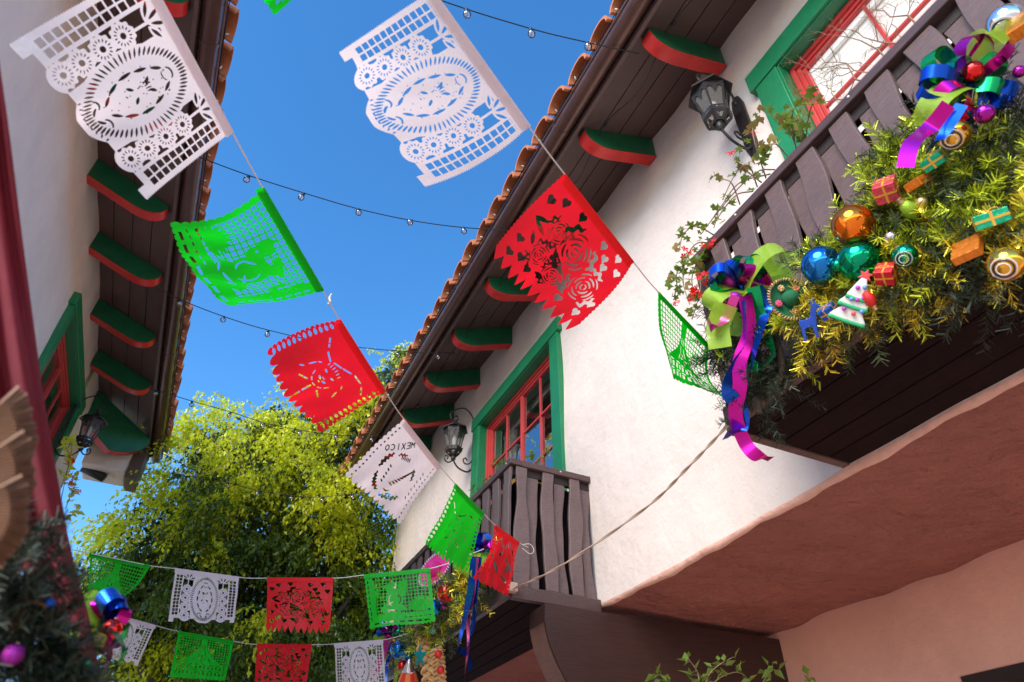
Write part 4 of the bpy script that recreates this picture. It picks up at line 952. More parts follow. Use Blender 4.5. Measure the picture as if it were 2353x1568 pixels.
# twisted power cord between the two balconies
pa, pb = ony(1172, 1357, 3.55), onx(1672, 978, 1.64); mid_ = [ond(1290, 1300, 3.3), ond(1480, 1170, 2.85), ond(1580, 1075, 2.6)]
base_ = catmull([pa]+mid_+[pb], 150)
tc_ = empty('twisted_cord', tuple(pa), 'beige twisted power cord spanning from far to near balcony', 'cord')
for ph in (0, pi):
    pth = []
    for i, p in enumerate(base_):
        d = unit(base_[min(i+1, 150)]-base_[max(i-1, 0)]); u, v_, _ = basis(d); a = i*.25+ph; pth.append(p+(u*cos(a)+v_*sin(a))*.0034)
    part(MB().tube(pth, .0034, 6), 'strand', M['beigecord'], tc_, smooth=True)
tag(MB().box((pa[0]-.05, pa[1]-.05, pa[2]-.02), (pa[0]+.03, pa[1]+.0, pa[2]+.035)).build('cord_connector', M['beigecord'], None, bevel=.008), 'small plastic connector where the twisted cord meets the far balcony', 'connector')
# ================================================================ garlands
M['needle'] = mat('garland_needle', (.05, .078, .022), .45, island=.5)
M['needle_grey'] = mat('garland_needle_shade', (.045, .062, .028), .5, island=.5)
M['tinsel'] = mat('gold_tinsel', (.90, .70, .06), .30, metal=.6, island=.5)
M['tinselgreen'] = mat('lime_tinsel', (.54, .62, .035), .32, metal=.4, island=.5)
def needle_cloud(name, org, dr, per, ln, wd, m, parent, spread=1.05, slen=.13):
    n = len(org); dr = dr/np.linalg.norm(dr, axis=1, keepdims=True)
    t = np.tile(np.linspace(.05, 1, per), n); O_ = np.repeat(org, per, 0); Dd = np.repeat(dr, per, 0); SL = np.repeat(slen*rng.uniform(.6, 1.25, n), per)
    R = rng.normal(size=(n*per, 3)); R -= Dd*(R*Dd).sum(1, keepdims=True); R /= np.linalg.norm(R, axis=1, keepdims=True)
    b = O_+Dd*(t*SL)[:, None]; b[:, 2] -= .02*t*t
    nd = Dd*.75+R*spread; nd /= np.linalg.norm(nd, axis=1, keepdims=True)
    L = (ln*rng.uniform(.65, 1.2, n*per)*(1-.35*t))[:, None]; sw = np.cross(nd, rng.normal(size=nd.shape)); sw /= np.linalg.norm(sw, axis=1, keepdims=True); sw *= wd/2
    V = np.stack([b-sw, b+sw, b+nd*L+sw*.6, b+nd*L-sw*.6], 1).reshape(-1, 3); F = np.arange(len(V)).reshape(-1, 4)
    me = bpy.data.meshes.new(name); me.vertices.add(len(V)); me.vertices.foreach_set('co', V.ravel().astype(np.float32))
    me.loops.add(F.size); me.loops.foreach_set('vertex_index', F.ravel().astype(np.int32)); me.polygons.add(len(F))
    me.polygons.foreach_set('loop_start', np.arange(0, F.size, 4, dtype=np.int32)); me.polygons.foreach_set('loop_total', np.full(len(F), 4, dtype=np.int32))
    me.materials.append(m); me.update(calc_edges=True)
    o = link(name, me, parent); o['kind'] = 'stuff'; o.matrix_parent_inverse = Matrix.Translation(-Vector(parent_world(parent))); return o
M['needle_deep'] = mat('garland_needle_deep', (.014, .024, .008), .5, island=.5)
def garland(label, curves, nspr, gold, seed_dir=(-1, 0, 0), per=46, ln=.036, wd=.0028, slen=.13, nm='needle'):
    root = empty('garland', curves[0][0][0], label, 'garland')
    og = []; dg = []; oo = []; dd = []
    tot = sum(len(c[0]) for c in curves)
    for pts, rad in curves:
        path = catmull(pts, 40); part(MB().tube(path, .012, 7), 'core_wire', M['bark'], root, smooth=True)
        ns = int(nspr*len(pts)/tot)
        for _ in range(ns):
            i = random.randrange(len(path)); p = path[i]; tan = unit(path[min(i+1, 40)]-path[max(i-1, 0)])
            r = unit(rng.normal(size=3)+np.array(seed_dir)*.9); r = unit(r-tan*(r@tan)*.6); q = p+r*rad*random.uniform(.15, .75); d = unit(r+tan*random.uniform(-.8, .8))
            (og if random.random() < gold else oo).append(q); (dg if random.random() < 2 else dd).append(d) if False else None
            if og and og[-1] is q: dg.append(d)
            else: dd.append(d)
    if oo: needle_cloud('green_needles', np.array(oo), np.array(dd), per, ln, wd, M[nm], root, slen=slen)
    if og:
        k = len(og)//4; needle_cloud('gold_tinsel', np.array(og[:k]), np.array(dg[:k]), per, ln, wd*1.25, M['tinsel'], root, slen=slen)
        needle_cloud('lime_tinsel', np.array(og[k:]), np.array(dg[k:]), per, ln, wd*1.25, M['tinselgreen'], root, slen=slen)
    return root
NX = lambda px, py, x=1.58: onx(px, py, x)
garland('lush gold tinsel garland draped over the front of the near balcony', [([NX(1850, 735), NX(1930, 715), NX(2010, 675), NX(2100, 630), NX(2200, 600), NX(2300, 560), NX(2420, 520)], .10), ([NX(1900, 640), NX(2010, 560), NX(2080, 490), NX(2150, 440), NX(2260, 420), NX(2400, 400)], .10), ([NX(2060, 360), NX(2090, 430), NX(2080, 520), NX(2060, 600)], .08), ([NX(2000, 640), NX(2120, 560), NX(2220, 520), NX(2330, 480)], .10)], 1050, .56, per=60, ln=.04, wd=.0023, slen=.105)
garland('dark green garland end hanging below the ribbon bow of the near balcony', [([NX(1690, 690), NX(1700, 760), NX(1720, 840), NX(1740, 900), NX(1745, 950)], .045), ([NX(1740, 720), NX(1780, 770), NX(1795, 850), NX(1770, 910)], .05), ([NX(2140, 645), NX(2210, 655), NX(2300, 625), NX(2400, 590)], .04), ([NX(2180, 250), NX(2280, 300), NX(2380, 340)], .09), ([NX(1665, 815), NX(1685, 815)], .03)], 300, .03, nm='needle_deep')
FX = lambda px, py, x=1.55: onx(px, py, x)
garland('gold and green garland hanging along the far balcony', [([FX(1120, 1250), FX(1100, 1300), FX(1085, 1350), FX(1090, 1400)], .09), ([FX(1080, 1330), FX(1030, 1380), FX(1010, 1440), FX(960, 1480), FX(900, 1500)], .11), ([FX(1040, 1400), FX(1000, 1460), FX(960, 1540)], .10)], 380, .45, per=36, ln=.04, wd=.004)
# ================================================================ ornaments
def foil(name, c, r=.16, metal=.92, **k): return mat(name, c, r, metal=metal, **k)
for n_, c in dict(orange=(.95, .22, .02), blue=(.02, .22, .62), emerald=(.005, .36, .16), red=(.80, .03, .03), gold=(.85, .45, .05), purple=(.42, .02, .33), silver=(.85, .85, .88), teal=(.02, .40, .45)).items(): M['b_'+n_] = foil('ball_'+n_, c, .06)
M['b_matte'] = mat('matte_purple', (.50, .03, .30), .38, metal=.6); M['b_glit'] = mat('glitter_purple', (.36, .02, .30), .35, metal=.6, bump=[(400, .9, .002)])
M['limeglit'] = mat('lime_glitter', (.30, .50, .03), .4, metal=.4, bump=[(350, .9, .002)]); M['redglit'] = mat('red_glitter', (.75, .03, .03), .4, metal=.3, bump=[(350, .9, .002)])
M['brass'] = mat('brass', (.7, .48, .22), .35, metal=.8); M['blackband'] = mat('black_band', (.02, .015, .02), .25); M['whiteband'] = mat('white_band', (.85, .80, .78), .4)
M['blueglit'] = mat('blue_glitter', (.02, .08, .45), .35, metal=.5, bump=[(350, .9, .002)])
def toc(p): return unit(CAM-np.array(p))
def ball(px, py, rpx, m, label, x=1.50, style='', axis=None):
    p = onx(px, py, x); r = rpx*depth_of(p)/FPX; ax = unit(axis if axis is not None else (0, 0, 1))
    root = empty('bauble', tuple(p), label, 'ornament', 'baubles in the garlands'); n, k = 28, 18
    if style == 'ridged': prof = [(max(.0005, r*sin(pi*i/40))*(1+.06*cos(i*1.55)), r*cos(pi*i/40)) for i in range(41)]
    else: prof = [(max(.0005, r*sin(pi*i/k)), r*cos(pi*i/k)) for i in range(k+1)]
    part(MB().lathe(prof[::-1], n, p, ax), 'body', m, root, smooth=True)
    part(MB().lathe([(.16*r, r*.97), (.18*r, r*1.0), (.18*r, r*1.14), (.05*r, r*1.16)], 12, p, ax), 'cap', M['brass'], root, smooth=True)
    if style in ('rings', 'spiral'):
        c = toc(p)+np.array((0.2, .3, .0)); u, v_, d = basis(c)
        for q, (rr_, mm) in enumerate(((.62, 'whiteband'), (.50, 'blackband'), (.34, 'whiteband'))):
            h = sqrt(1-rr_**2)*r*1.004; pth = [p+d*h+(u*cos(a)+v_*sin(a))*r*rr_*1.0 for a in np.linspace(0, 2*pi, 33)]
            part(MB().tube(pth, r*(.035 if mm == 'whiteband' else .06), 6, False), 'ring', M[mm], root, smooth=True)
    return root
ball(1960, 517, 47, M['b_orange'], 'large shiny orange bauble on the slats of the near balcony', 1.40)
ball(1888, 610, 45, M['b_blue'], 'large shiny blue bauble beside the orange and green ones', 1.42)
ball(1974, 600, 48, M['b_emerald'], 'large shiny emerald bauble beside the blue one', 1.44)
ball(1925, 610, 14, M['b_emerald'], 'tiny emerald bauble wedged between the two large ones', 1.40)
ball(2080, 588, 27, M['b_emerald'], 'medium emerald bauble with banded base in the gold garland', 1.42, 'rings', (-.2, .2, 1))
ball(2313, 607, 40, M['b_gold'], 'gold bauble with white and black rings at the right edge', 1.41, 'rings')
ball(2192, 310, 36, M['b_gold'], 'gold bauble with spiral ring below the upper bow', 1.40, 'spiral')
ball(2187, 219, 29, M['limeglit'], 'ridged yellow-green bauble in the upper bow', 1.385, 'ridged', (1, .4, .3))
ball(2312, 52, 40, M['b_silver'], 'shiny bauble at the upper right corner with red tint', 1.45, 'rings')
ball(2236, 165, 24, M['b_red'], 'red bauble in the centre of the upper bow', 1.39)
ball(2262, 262, 22, M['b_purple'], 'dark purple bauble under the upper bow', 1.39)
ball(1679, 646, 22, M['b_matte'], 'matte purple bauble in the centre of the lower bow', 1.40)
ball(1688, 688, 18, M['b_glit'], 'glittery purple bauble under the matte one in the lower bow', 1.39)
ball(2047, 545, 13, M['b_silver'], 'small silver-blue bauble half hidden in tinsel', 1.42)
ball(2118, 466, 13, M['brass'], 'small brown bauble among tinsel by the red gift', 1.43)
ball(2342, 165, 14, M['b_purple'], 'small pink bauble at the right edge', 1.45)
ball(1026, 1362, 22, M['b_red'], 'red bauble in the garland of the far balcony', 1.42)
ball(997, 1398, 19, M['b_blue'], 'pale blue bauble in the garland of the far balcony', 1.41)
ball(1015, 1392, 12, M['b_purple'], 'small purple bauble beside the pale blue one', 1.47)
ball(916, 1492, 20, M['b_blue'], 'blue bauble beside the white flag at the bottom', 1.45)
ball(914, 1452, 19, M['b_emerald'], 'emerald bauble above the blue one at the bottom', 1.48)
ball(906, 1474, 13, M['b_orange'], 'small orange bauble between emerald and blue at the bottom', 1.46)
ball(937, 1508, 11, M['b_blue'], 'small dark blue bauble near the bottom ornaments', 1.44)
ball(995, 1448, 10, M['b_emerald'], 'small green-white bauble above the straw braid', 1.46, 'rings')
ball(925, 1530, 12, M['b_red'], 'small red bauble near the cone ornament', 1.44)
def bulb_orn(px, py, lpx, ang, m, label, x=1.42):
    p = onx(px, py, x); s = lpx*depth_of(p)/FPX; ax = RT*cos(ang)+UP*sin(ang); root = empty('bulb_ornament', tuple(p), label, 'ornament')
    part(MB().lathe([(.001, -.5*s), (.16*s, -.42*s), (.26*s, -.2*s), (.28*s, 0), (.22*s, .2*s), (.13*s, .32*s)], 16, p, ax), 'body', m, root, smooth=True)
    part(MB().lathe([(.13*s, .31*s), (.14*s, .36*s), (.11*s, .40*s), (.13*s, .44*s), (.09*s, .5*s), (.01, .52*s)], 12, p, ax), 'screw_base', M['brass'], root, smooth=True)
bulb_orn(2088, 480, 62, 2.4, M['limeglit'], 'green light-bulb ornament in the gold garland')
bulb_orn(1999, 690, 48, -1.0, M['redglit'], 'red light-bulb ornament beside the tree cookie')
for n_, c in dict(pinkred=(.75, .08, .12), orange=(.78, .22, .02), green=(.01, .45, .22), blue=(.02, .12, .55), red=(.7, .02, .03)).items(): M['g_'+n_] = mat('gift_'+n_, c, .28, metal=.45, bump=[(60, .7, .008)])
M['goldtie'] = mat('gold_tie', (.85, .45, .05), .35, metal=.4)
def gift(px, py, spx, m, label, rot, shape=(1, 1, 1), x=1.42, tie=True):
    p = onx(px, py, x); s = spx*depth_of(p)/FPX; root = empty('gift_box', tuple(p), label, 'gift', 'little gift boxes in the garlands')
    Rm = Euler(rot).to_matrix(); h = [s*q/2 for q in shape]
    def bx(a, b, name, mm, bev): 
        mb = MB().box(a, b); mb.v = [tuple(np.array(Rm@Vector(v))+p) for v in mb.v]; return part(mb, name, mm, root, bevel=bev)
    bx((-h[0], -h[1], -h[2]), (h[0], h[1], h[2]), 'box', m, s*.03)
    if tie:
        e = s*.012; w_ = s*.05
        bx((-h[0]-e, -w_, -h[2]-e), (h[0]+e, w_, h[2]+e), 'tie', M['goldtie'], 0); bx((-w_, -h[1]-e, -h[2]-e*1.2), (w_, h[1]+e, h[2]+e*1.2), 'tie', M['goldtie'], 0); bx((-h[0]-e, -h[1]-e*1.4, -w_), (h[0]+e, h[1]+e*1.4, w_), 'tie', M['goldtie'], 0)
        mb = MB()
        for sg in (-1, 1):
            c0 = np.array([-h[0]-e, 0, 0]); pth = [np.array(Rm@Vector(tuple(c0+np.array([-.12*s*sin(a), sg*.22*s*(1-cos(a))/2*1.6, .12*s*sin(2*a)*.5]))))+p for a in np.linspace(0, 2*pi, 15)]; mb.tube(pth, s*.022, 5, False)
        part(mb, 'tie_bow', M['goldtie'], root, smooth=True)
gift(2037, 437, 46, M['g_pinkred'], 'pink-red foil gift box with gold tie on the gold garland', (.3, .4, .5))
gift(2110, 420, 42, M['g_orange'], 'small orange glitter box beside the pink-red gift', (.6, .9, .3), (.5, 1, 1), tie=False)
gift(2148, 368, 46, M['g_green'], 'green foil gift box with gold tie under the upper bow', (.2, .7, .2), (.6, 1, 1.1))
gift(2277, 504, 56, M['g_green'], 'green foil gift box with gold tie toward the right edge', (.1, .9, .6), (.6, 1.2, .75))
gift(2223, 573, 60, M['g_orange'], 'large flat orange glitter box in the garland', (.2, .5, .25), (.35, 1, 1.25), tie=False)
gift(2036, 630, 38, M['g_red'], 'red glitter gift box below the emerald bauble', (.5, .3, .6), (1, 1, 1))
gift(1903, 716, 32, M['g_blue'], 'small blue foil gift box beside the tree cookie', (.3, .5, .2), (.8, 1, .9))
gift(2346, 60, 60, M['g_orange'], 'orange foil box at the upper right corner', (.3, .4, .2), (.5, .8, 1.3), tie=False)
# iced tree cookie, glitter deer, straw hat
M['icing'] = mat('white_icing', (.82, .78, .74), .5); M['icegreen'] = mat('green_icing', (.02, .42, .16), .5); M['candy_p'] = mat('candy_purple', (.45, .05, .45), .3); M['candy_b'] = mat('candy_blue', (.15, .3, .7), .3); M['candy_r'] = mat('candy_red', (.75, .08, .08), .4)
p0 = onx(1965, 690, 1.41); q_ = depth_of(p0)/FPX; TC = empty('tree_cookie', tuple(p0), 'white iced Christmas tree ornament with green edges and a red star', 'ornament')
cu, cv = unit(RT*.93+UP*-.30), unit(UP*.93+RT*.30); cn = toc(p0); cu = unit(cu-cn*(cu@cn)); cv = np.cross(cn, cu)
K = lambda x, y, d=0: p0+(cu*x+cv*y)*q_+cn*d
tiers = [(52, 8, 22), (20, -12, 32), (-8, -46, 40)]
for k, (yt, yb_, hw) in enumerate(tiers):
    th = .012+.003*k
    poly = [(-6, yt), (6, yt), (hw*.62, (yt+yb_)/2+2), (hw, yb_), (hw*.5, yb_-5), (0, yb_-3), (-hw*.5, yb_-5), (-hw, yb_), (-hw*.62, (yt+yb_)/2+2)]
    part(MB().prism([(a*q_, b*q_) for a, b in poly], p0+cn*.006*(2-k)*.8, cu, cv, cn*th), 'tier', M['icing'], TC, bevel=.003)
    part(MB().tube([K(x, yb_-4-3*cos(pi*x/hw/1.0)*0+(1-abs(x)/hw)*-1.5, .006*(2-k)*.8+th) for x in np.linspace(-hw, hw, 12)], .0052, 8), 'icing_edge', M['icegreen'], TC, smooth=True)
for x, y, mm in ((-5, 28, 'candy_p'), (8, 33, 'candy_b'), (-8, 0, 'candy_b'), (4, 2, 'candy_p'), (15, 10, 'candy_p'), (22, -20, 'candy_b'), (8, -30, 'candy_r'), (-14, -26, 'candy_p')):
    dd_ = .030; part(MB().ball(tuple(K(x, y, .024)), 5.2*q_, 10, 6), 'candy', M[mm], TC, smooth=True)
sp = []
for k in range(12): a = pi/2+2*pi*k/12; rr_ = 17 if k % 2 == 0 else 8; sp.append((rr_*cos(a)*q_, (58+rr_*sin(a))*q_))
part(MB().prism(sp, p0+cn*.008, cu, cv, cn*.012), 'star', M['candy_r'], TC, bevel=.002)
p0 = onx(1858, 742, 1.42); q_ = depth_of(p0)/FPX; cn = toc(p0); cu = unit(RT*.9+UP*.2); cu = unit(cu-cn*(cu@cn)); cv = np.cross(cn, cu)
deer = [(-22, -48), (-15, -48), (-12, -15), (6, -10), (10, -45), (17, -45), (18, -8), (22, 10), (26, 30), (36, 34), (36, 42), (28, 46), (28, 62), (24, 62), (23, 48), (20, 47), (17, 60), (14, 59), (16, 44), (12, 30), (6, 12), (-14, 10), (-20, 14), (-24, 4), (-22, -10)]
tag(MB().prism([(a*q_*.85, b*q_*.85) for a, b in deer], p0, cu, cv, cn*.008).build('deer_ornament', M['blueglit'], None, bevel=.002), 'flat blue glitter deer hanging in the gold garland', 'ornament')
M['straw'] = mat('straw', (.58, .33, .13), .7, island=.35, bump=[(90, .5, .003)]); M['felt'] = mat('green_felt', (.01, .13, .05), .9); M['petalpink'] = mat('pink_felt', (.70, .08, .20), .8); M['pinkfelt'] = mat('hot_pink_felt', (.80, .03, .28), .75); M['trim'] = mat('white_trim', (.78, .72, .70), .6, bump=[(150, .7, .003)])
def straw_hat(px, py, rpx, x, label, felt, tilt, braid=True, flowers=True):
    p = onx(px, py, x); r = rpx*depth_of(p)/FPX; ax = unit(toc(p)*tilt[0]+RT*tilt[1]+UP*tilt[2]); root = empty('sombrero', tuple(p), label, 'hat'); u, v_, d = basis(ax)
    part(MB().lathe([(.36*r, .0), (.7*r, -.04*r), (.93*r, .06*r), (1.0*r, .16*r), (.98*r, .19*r), (.9*r, .09*r), (.68*r, .0), (.36*r, .04*r)], 28, p, ax), 'brim', felt, root, smooth=True)
    part(MB().lathe([(.40*r, .0), (.38*r, .25*r), (.30*r, .5*r), (.16*r, .62*r), (.01*r, .64*r)], 20, p, ax), 'crown', felt, root, smooth=True)
    mb = MB(); n = 46
    for k in range(n):
        a = 2*pi*k/n; c = p+(u*cos(a)+v_*sin(a))*r*.99+d*.17*r; tn = -u*sin(a)+v_*cos(a)
        mb.tube([c-(u*cos(a)+v_*sin(a))*.07*r+tn*.05*r-d*.04*r, c+d*.03*r, c+(u*cos(a)+v_*sin(a))*.07*r-tn*.05*r-d*.04*r], .032*r, 5)
    part(mb, 'braided_edge', M['straw'] if braid else M['trim'], root, smooth=True)
    if flowers:
        for k, a in enumerate((1.0, 2.2, 3.6, 5.0)):
            c = p+(u*cos(a)+v_*sin(a))*r*.62+d*.14*r; mb = MB()
            for j in range(7): b = 2*pi*j/7; mb.ball(tuple(c+(u*cos(b)+v_*sin(b))*r*.10), r*.075, 8, 5)
            mb.ball(tuple(c+d*.04*r), r*.06, 8, 5); part(mb, 'felt_flower', M['petalpink'] if k % 2 == 0 else M['straw'], root, smooth=True)
    return root
straw_hat(1812, 690, 50, 1.44, 'small green felt sombrero ornament with braided straw rim and pink flowers', M['felt'], (.75, .35, .3))
straw_hat(1003, 1312, 46, 1.50, 'hot pink sombrero with white trimmed rim on the far balcony', M['pinkfelt'], (.35, -.55, .5), braid=False, flowers=False)
# ================================================================ bows and ribbons
for n_, c in dict(blue=(.01, .10, .62), magenta=(.62, .01, .36), green=(.01, .46, .14), teal=(.02, .50, .42), pink=(.85, .08, .45), red=(.7, .01, .10)).items(): M['f_'+n_] = mat('foil_ribbon_'+n_, c, .20, metal=.82, bump=[(30, .06, .004)])
def sheer():
    m = mat('lime_mesh_ribbon', (.46, .74, .05), .4, metal=.12, bump=[(300, .8, .002)], trans=.35); T = m.node_tree; N = T.nodes
    out = N['Material Output']; src = out.inputs['Surface'].links[0].from_socket
    tr = N.new('ShaderNodeBsdfTransparent'); mx = N.new('ShaderNodeMixShader'); mx.inputs[0].default_value = .30
    T.links.new(src, mx.inputs[1]); T.links.new(tr.outputs[0], mx.inputs[2]); T.links.new(mx.outputs[0], out.inputs['Surface']); return m
M['f_lime'] = sheer()
def ribbon_part(path, wdt, m, root, name, ref, tw0=0., tw1=0., wiggle=0.):
    n = len(path); ac = []
    for i, p in enumerate(path):
        d = unit(path[min(i+1, n-1)]-path[max(i-1, 0)]); a = np.array(ref, float); a = unit(a-d*(a@d)); b = np.cross(d, a); t = tw0+(tw1-tw0)*i/(n-1)
        ac.append(a*cos(t)+b*sin(t))
    o = part(MB().strip(path, ac, wdt), name, m, root, smooth=True)
    return o
def bow(label, C, loops, tails, X):
    """loops: (angle in picture, length px, width px, foil, out) ; tails: (list of px, width px, foil, twist0, twist1)"""
    p = onx(*C, X) if not isinstance(X, tuple) else ond(*C, X[0]); q = depth_of(p)/FPX; cn = toc(p); root = empty('ribbon_bow', tuple(p), label, 'bow', 'foil ribbon bows')
    rr = random.Random(int(C[0]))
    for an, L_, wd, f, off in loops:
        d = unit(RT*cos(an)+UP*sin(an)+cn*off); side = unit(np.cross(d, cn)); nn = unit(np.cross(d, side)); tilt = rr.choice((-1, 1))*rr.uniform(.55, 1.15)
        ac = unit(nn*cos(tilt)+side*sin(tilt)); op = unit(np.cross(d, ac))
        path = []
        for a in np.linspace(0, 2*pi, 23): path.append(p+d*q*(6+L_*(1-cos(a))/2)+op*q*L_*.36*sin(a)*abs(sin(a/2))**.6+side*q*4*sin(a*2)*rr.uniform(.5, 1))
        ribbon_part(path, wd*q, M['f_'+f], root, 'loop', ac)
    for pxs, wd, f, t0, t1 in tails:
        pts = [ond(a, b, depth_of(p)-.10+.02*sin(k*1.7)) for k, (a, b) in enumerate(pxs)]
        ribbon_part(catmull(pts, 36), wd*q, M['f_'+f], root, 'tail', RT, t0, t1)
    part(MB().ball(tuple(p), 9*q, 10, 8), 'knot', M['f_'+loops[0][3]], root, smooth=True)
    return root
D_ = radians
bow('lower ribbon bow in blue magenta green and lime at the near balcony corner', (1702, 660),
    [(D_(125), 62, 26, 'blue', .2), (D_(150), 78, 28, 'blue', .3), (D_(85), 66, 26, 'teal', .1), (D_(55), 75, 26, 'green', .2), (D_(70), 52, 30, 'magenta', .6), (D_(20), 62, 30, 'magenta', .5), (D_(-25), 62, 28, 'blue', .3), (D_(175), 66, 26, 'green', .3), (D_(35), 122, 62, 'lime', .2), (D_(5), 100, 60, 'lime', .1), (D_(215), 82, 60, 'lime', .2), (D_(250), 110, 56, 'lime', .1), (D_(-70), 60, 26, 'magenta', .5), (D_(235), 62, 26, 'magenta', .6), (D_(-45), 55, 24, 'green', .5), (D_(-100), 52, 26, 'blue', .4)],
    [([(1712, 680), (1722, 760), (1700, 830), (1700, 890), (1690, 950), (1708, 1010), (1735, 1045), (1772, 1055)], 30, 'magenta', 0, .7),
     ([(1706, 690), (1712, 790), (1685, 850), (1672, 900), (1700, 935), (1702, 985), (1665, 1002)], 32, 'blue', 1.4, 4.4),
     ([(1730, 660), (1745, 720), (1762, 770), (1775, 815), (1745, 845), (1722, 838)], 28, 'green', .3, 2.6),
     ([(1740, 660), (1762, 700), (1752, 740), (1735, 800), (1722, 860)], 24, 'blue', 0, 1.9),
     ([(1690, 680), (1668, 730), (1640, 755), (1627, 735)], 20, 'pink', .2, 1.2),
     ([(1760, 620), (1800, 590), (1840, 582), (1868, 600)], 30, 'lime', .4, 1.0), ([(1670, 700), (1650, 750), (1655, 800)], 50, 'lime', .1, .5)], 1.43)
bow('upper ribbon bow in green blue magenta and lime near the upper right corner', (2215, 195),
    [(D_(140), 105, 38, 'green', .2), (D_(165), 100, 30, 'blue', .2), (D_(195), 112, 30, 'blue', .3), (D_(205), 88, 30, 'magenta', .5), (D_(75), 100, 40, 'magenta', .3), (D_(50), 118, 34, 'magenta', .3), (D_(35), 80, 34, 'green', .5), (D_(-10), 70, 34, 'green', .5), (D_(-50), 85, 40, 'blue', .4), (D_(-75), 88, 44, 'blue', .5), (D_(225), 130, 62, 'lime', .2), (D_(65), 120, 52, 'lime', .0), (D_(105), 60, 30, 'teal', .4), (D_(-15), 110, 34, 'blue', .1), (D_(255), 90, 36, 'red', .4)],
    [([(2180, 240), (2140, 290), (2095, 330), (2080, 385)], 34, 'magenta', .2, .5), ([(2210, 240), (2160, 320), (2130, 345)], 26, 'blue', .8, 1.6), ([(2290, 90), (2320, 60), (2353, 30)], 40, 'lime', .2, .8)], 1.40)
bow('ribbon bow with long blue and pink tails on the far balcony garland', (1098, 1262),
    [(D_(100), 34, 18, 'blue', .2), (D_(60), 38, 18, 'blue', .3), (D_(20), 34, 18, 'magenta', .3), (D_(170), 34, 16, 'magenta', .4), (D_(-30), 30, 16, 'green', .3), (D_(-70), 44, 28, 'lime', .2), (D_(230), 58, 30, 'lime', .2), (D_(-100), 60, 26, 'lime', .3), (D_(140), 30, 16, 'blue', .4)],
    [([(1090, 1280), (1082, 1350), (1070, 1410), (1060, 1455), (1052, 1490), (1075, 1505), (1082, 1540)], 17, 'blue', .1, 2.2), ([(1094, 1280), (1086, 1360), (1076, 1420), (1076, 1480), (1070, 1530), (1066, 1570)], 15, 'pink', .4, 1.6), ([(1100, 1280), (1092, 1370), (1088, 1430), (1075, 1480)], 15, 'blue', .3, 1.2)], 1.46)
bow('ribbon bow in magenta and blue among the ornaments at the bottom', (893, 1462),
    [(D_(110), 24, 14, 'magenta', .3), (D_(60), 26, 14, 'magenta', .3), (D_(200), 28, 16, 'lime', .2), (D_(-30), 24, 14, 'blue', .3), (D_(-80), 34, 20, 'lime', .2), (D_(150), 24, 12, 'blue', .3)],
    [([(890, 1470), (880, 1505), (862, 1545), (845, 1580)], 16, 'pink', .2, 1.0), ([(898, 1475), (890, 1530), (885, 1585)], 14, 'blue', .2, 1.2), ([(905, 1475), (912, 1530), (905, 1585)], 18, 'lime', .2, 1.2)], 1.42)
# straw braids, star and cone ornament at the bottom of the far garland
def braid(pxs, wpx, x, label, name='straw_braid'):
    pts = catmull([onx(a, b, x) for a, b in pxs], 40); q = depth_of(pts[0])/FPX; root = empty(name, tuple(pts[0]), label, 'straw braid', 'straw braids'); cn = toc(pts[0])
    for k in range(9):
        pth = []
        for i, p in enumerate(pts):
            d = unit(pts[min(i+1, 40)]-pts[max(i-1, 0)]); s_ = unit(np.cross(d, cn)); a = i*.50+2*pi*(k % 3)/3; off_ = (k//3-1); pth.append(p+s_*wpx*q*(.36*sin(a)+.11*off_)+cn*wpx*q*(.22*sin(2*a)+.05*(k//3)))
        part(MB().tube(pth, [wpx*q*.085*(1+.2*sin(i*1.9+k)) for i in range(41)], 6), 'strand', M['straw'], root, smooth=True)
    return root
braid([(968, 1420), (970, 1450), (975, 1490), (985, 1530), (990, 1580)], 34, 1.47, 'thick straw braid hanging at the bottom beside the star')
braid([(1002, 1490), (1010, 1530), (1012, 1585)], 26, 1.45, 'shorter straw braid with red berries at the bottom')
for k, (a, b) in enumerate(((1007, 1504), (1012, 1540))): ball(a, b, 9, M['redglit'], ('upper' if k == 0 else 'lower')+' red berry on the shorter straw braid', 1.42)
p0 = onx(965, 1508, 1.40); q_ = depth_of(p0)/FPX; cn = toc(p0); sp = []
for k in range(10): a = pi/2+2*pi*k/10; rr_ = 34 if k % 2 == 0 else 12; sp.append((rr_*.55*cos(a)*q_, rr_*sin(a)*q_))
so_ = MB().prism(sp, p0, RT, UP, cn*.012).build('star_ornament', M['b_teal'], None, bevel=.003); tag(so_, 'narrow iridescent star ornament in front of the straw braid', 'ornament')
p0 = onx(938, 1568, 1.42); q_ = depth_of(p0)/FPX; CN = empty('cone_ornament', tuple(p0), 'red and orange cone ornament with silver cap at the bottom edge', 'ornament'); ax = unit(UP+RT*.05)
M['coneorange'] = mat('cone_orange', (.80, .22, .03), .45); M['conered'] = mat('cone_red', (.72, .03, .03), .45)
part(MB().lathe([(16*q_, 26*q_), (14*q_, 30*q_), (7*q_, 44*q_), (3*q_, 52*q_), (.3*q_, 54*q_)], 16, p0, ax), 'cap', M['b_silver'], CN, smooth=True)
mb = MB(); u, v_, d = basis(ax); n = 10
for k in range(n):
    mb.cur = k % 2; a0, a1 = 2*pi*k/n, 2*pi*(k+1)/n; vs = []
    for rr_, z in ((15, 27), (24, 0), (30, -30)):
        for a in (a0, (a0+a1)/2, a1): vs.append(p0+d*z*q_+(u*cos(a)+v_*sin(a))*rr_*q_*(1.03 if a not in (a0, a1) else 1))
    mb.add(vs, [(0, 1, 4, 3), (1, 2, 5, 4), (3, 4, 7, 6), (4, 5, 8, 7)])
part(mb, 'panelled_cone', [M['conered'], M['coneorange']], CN, smooth=True)
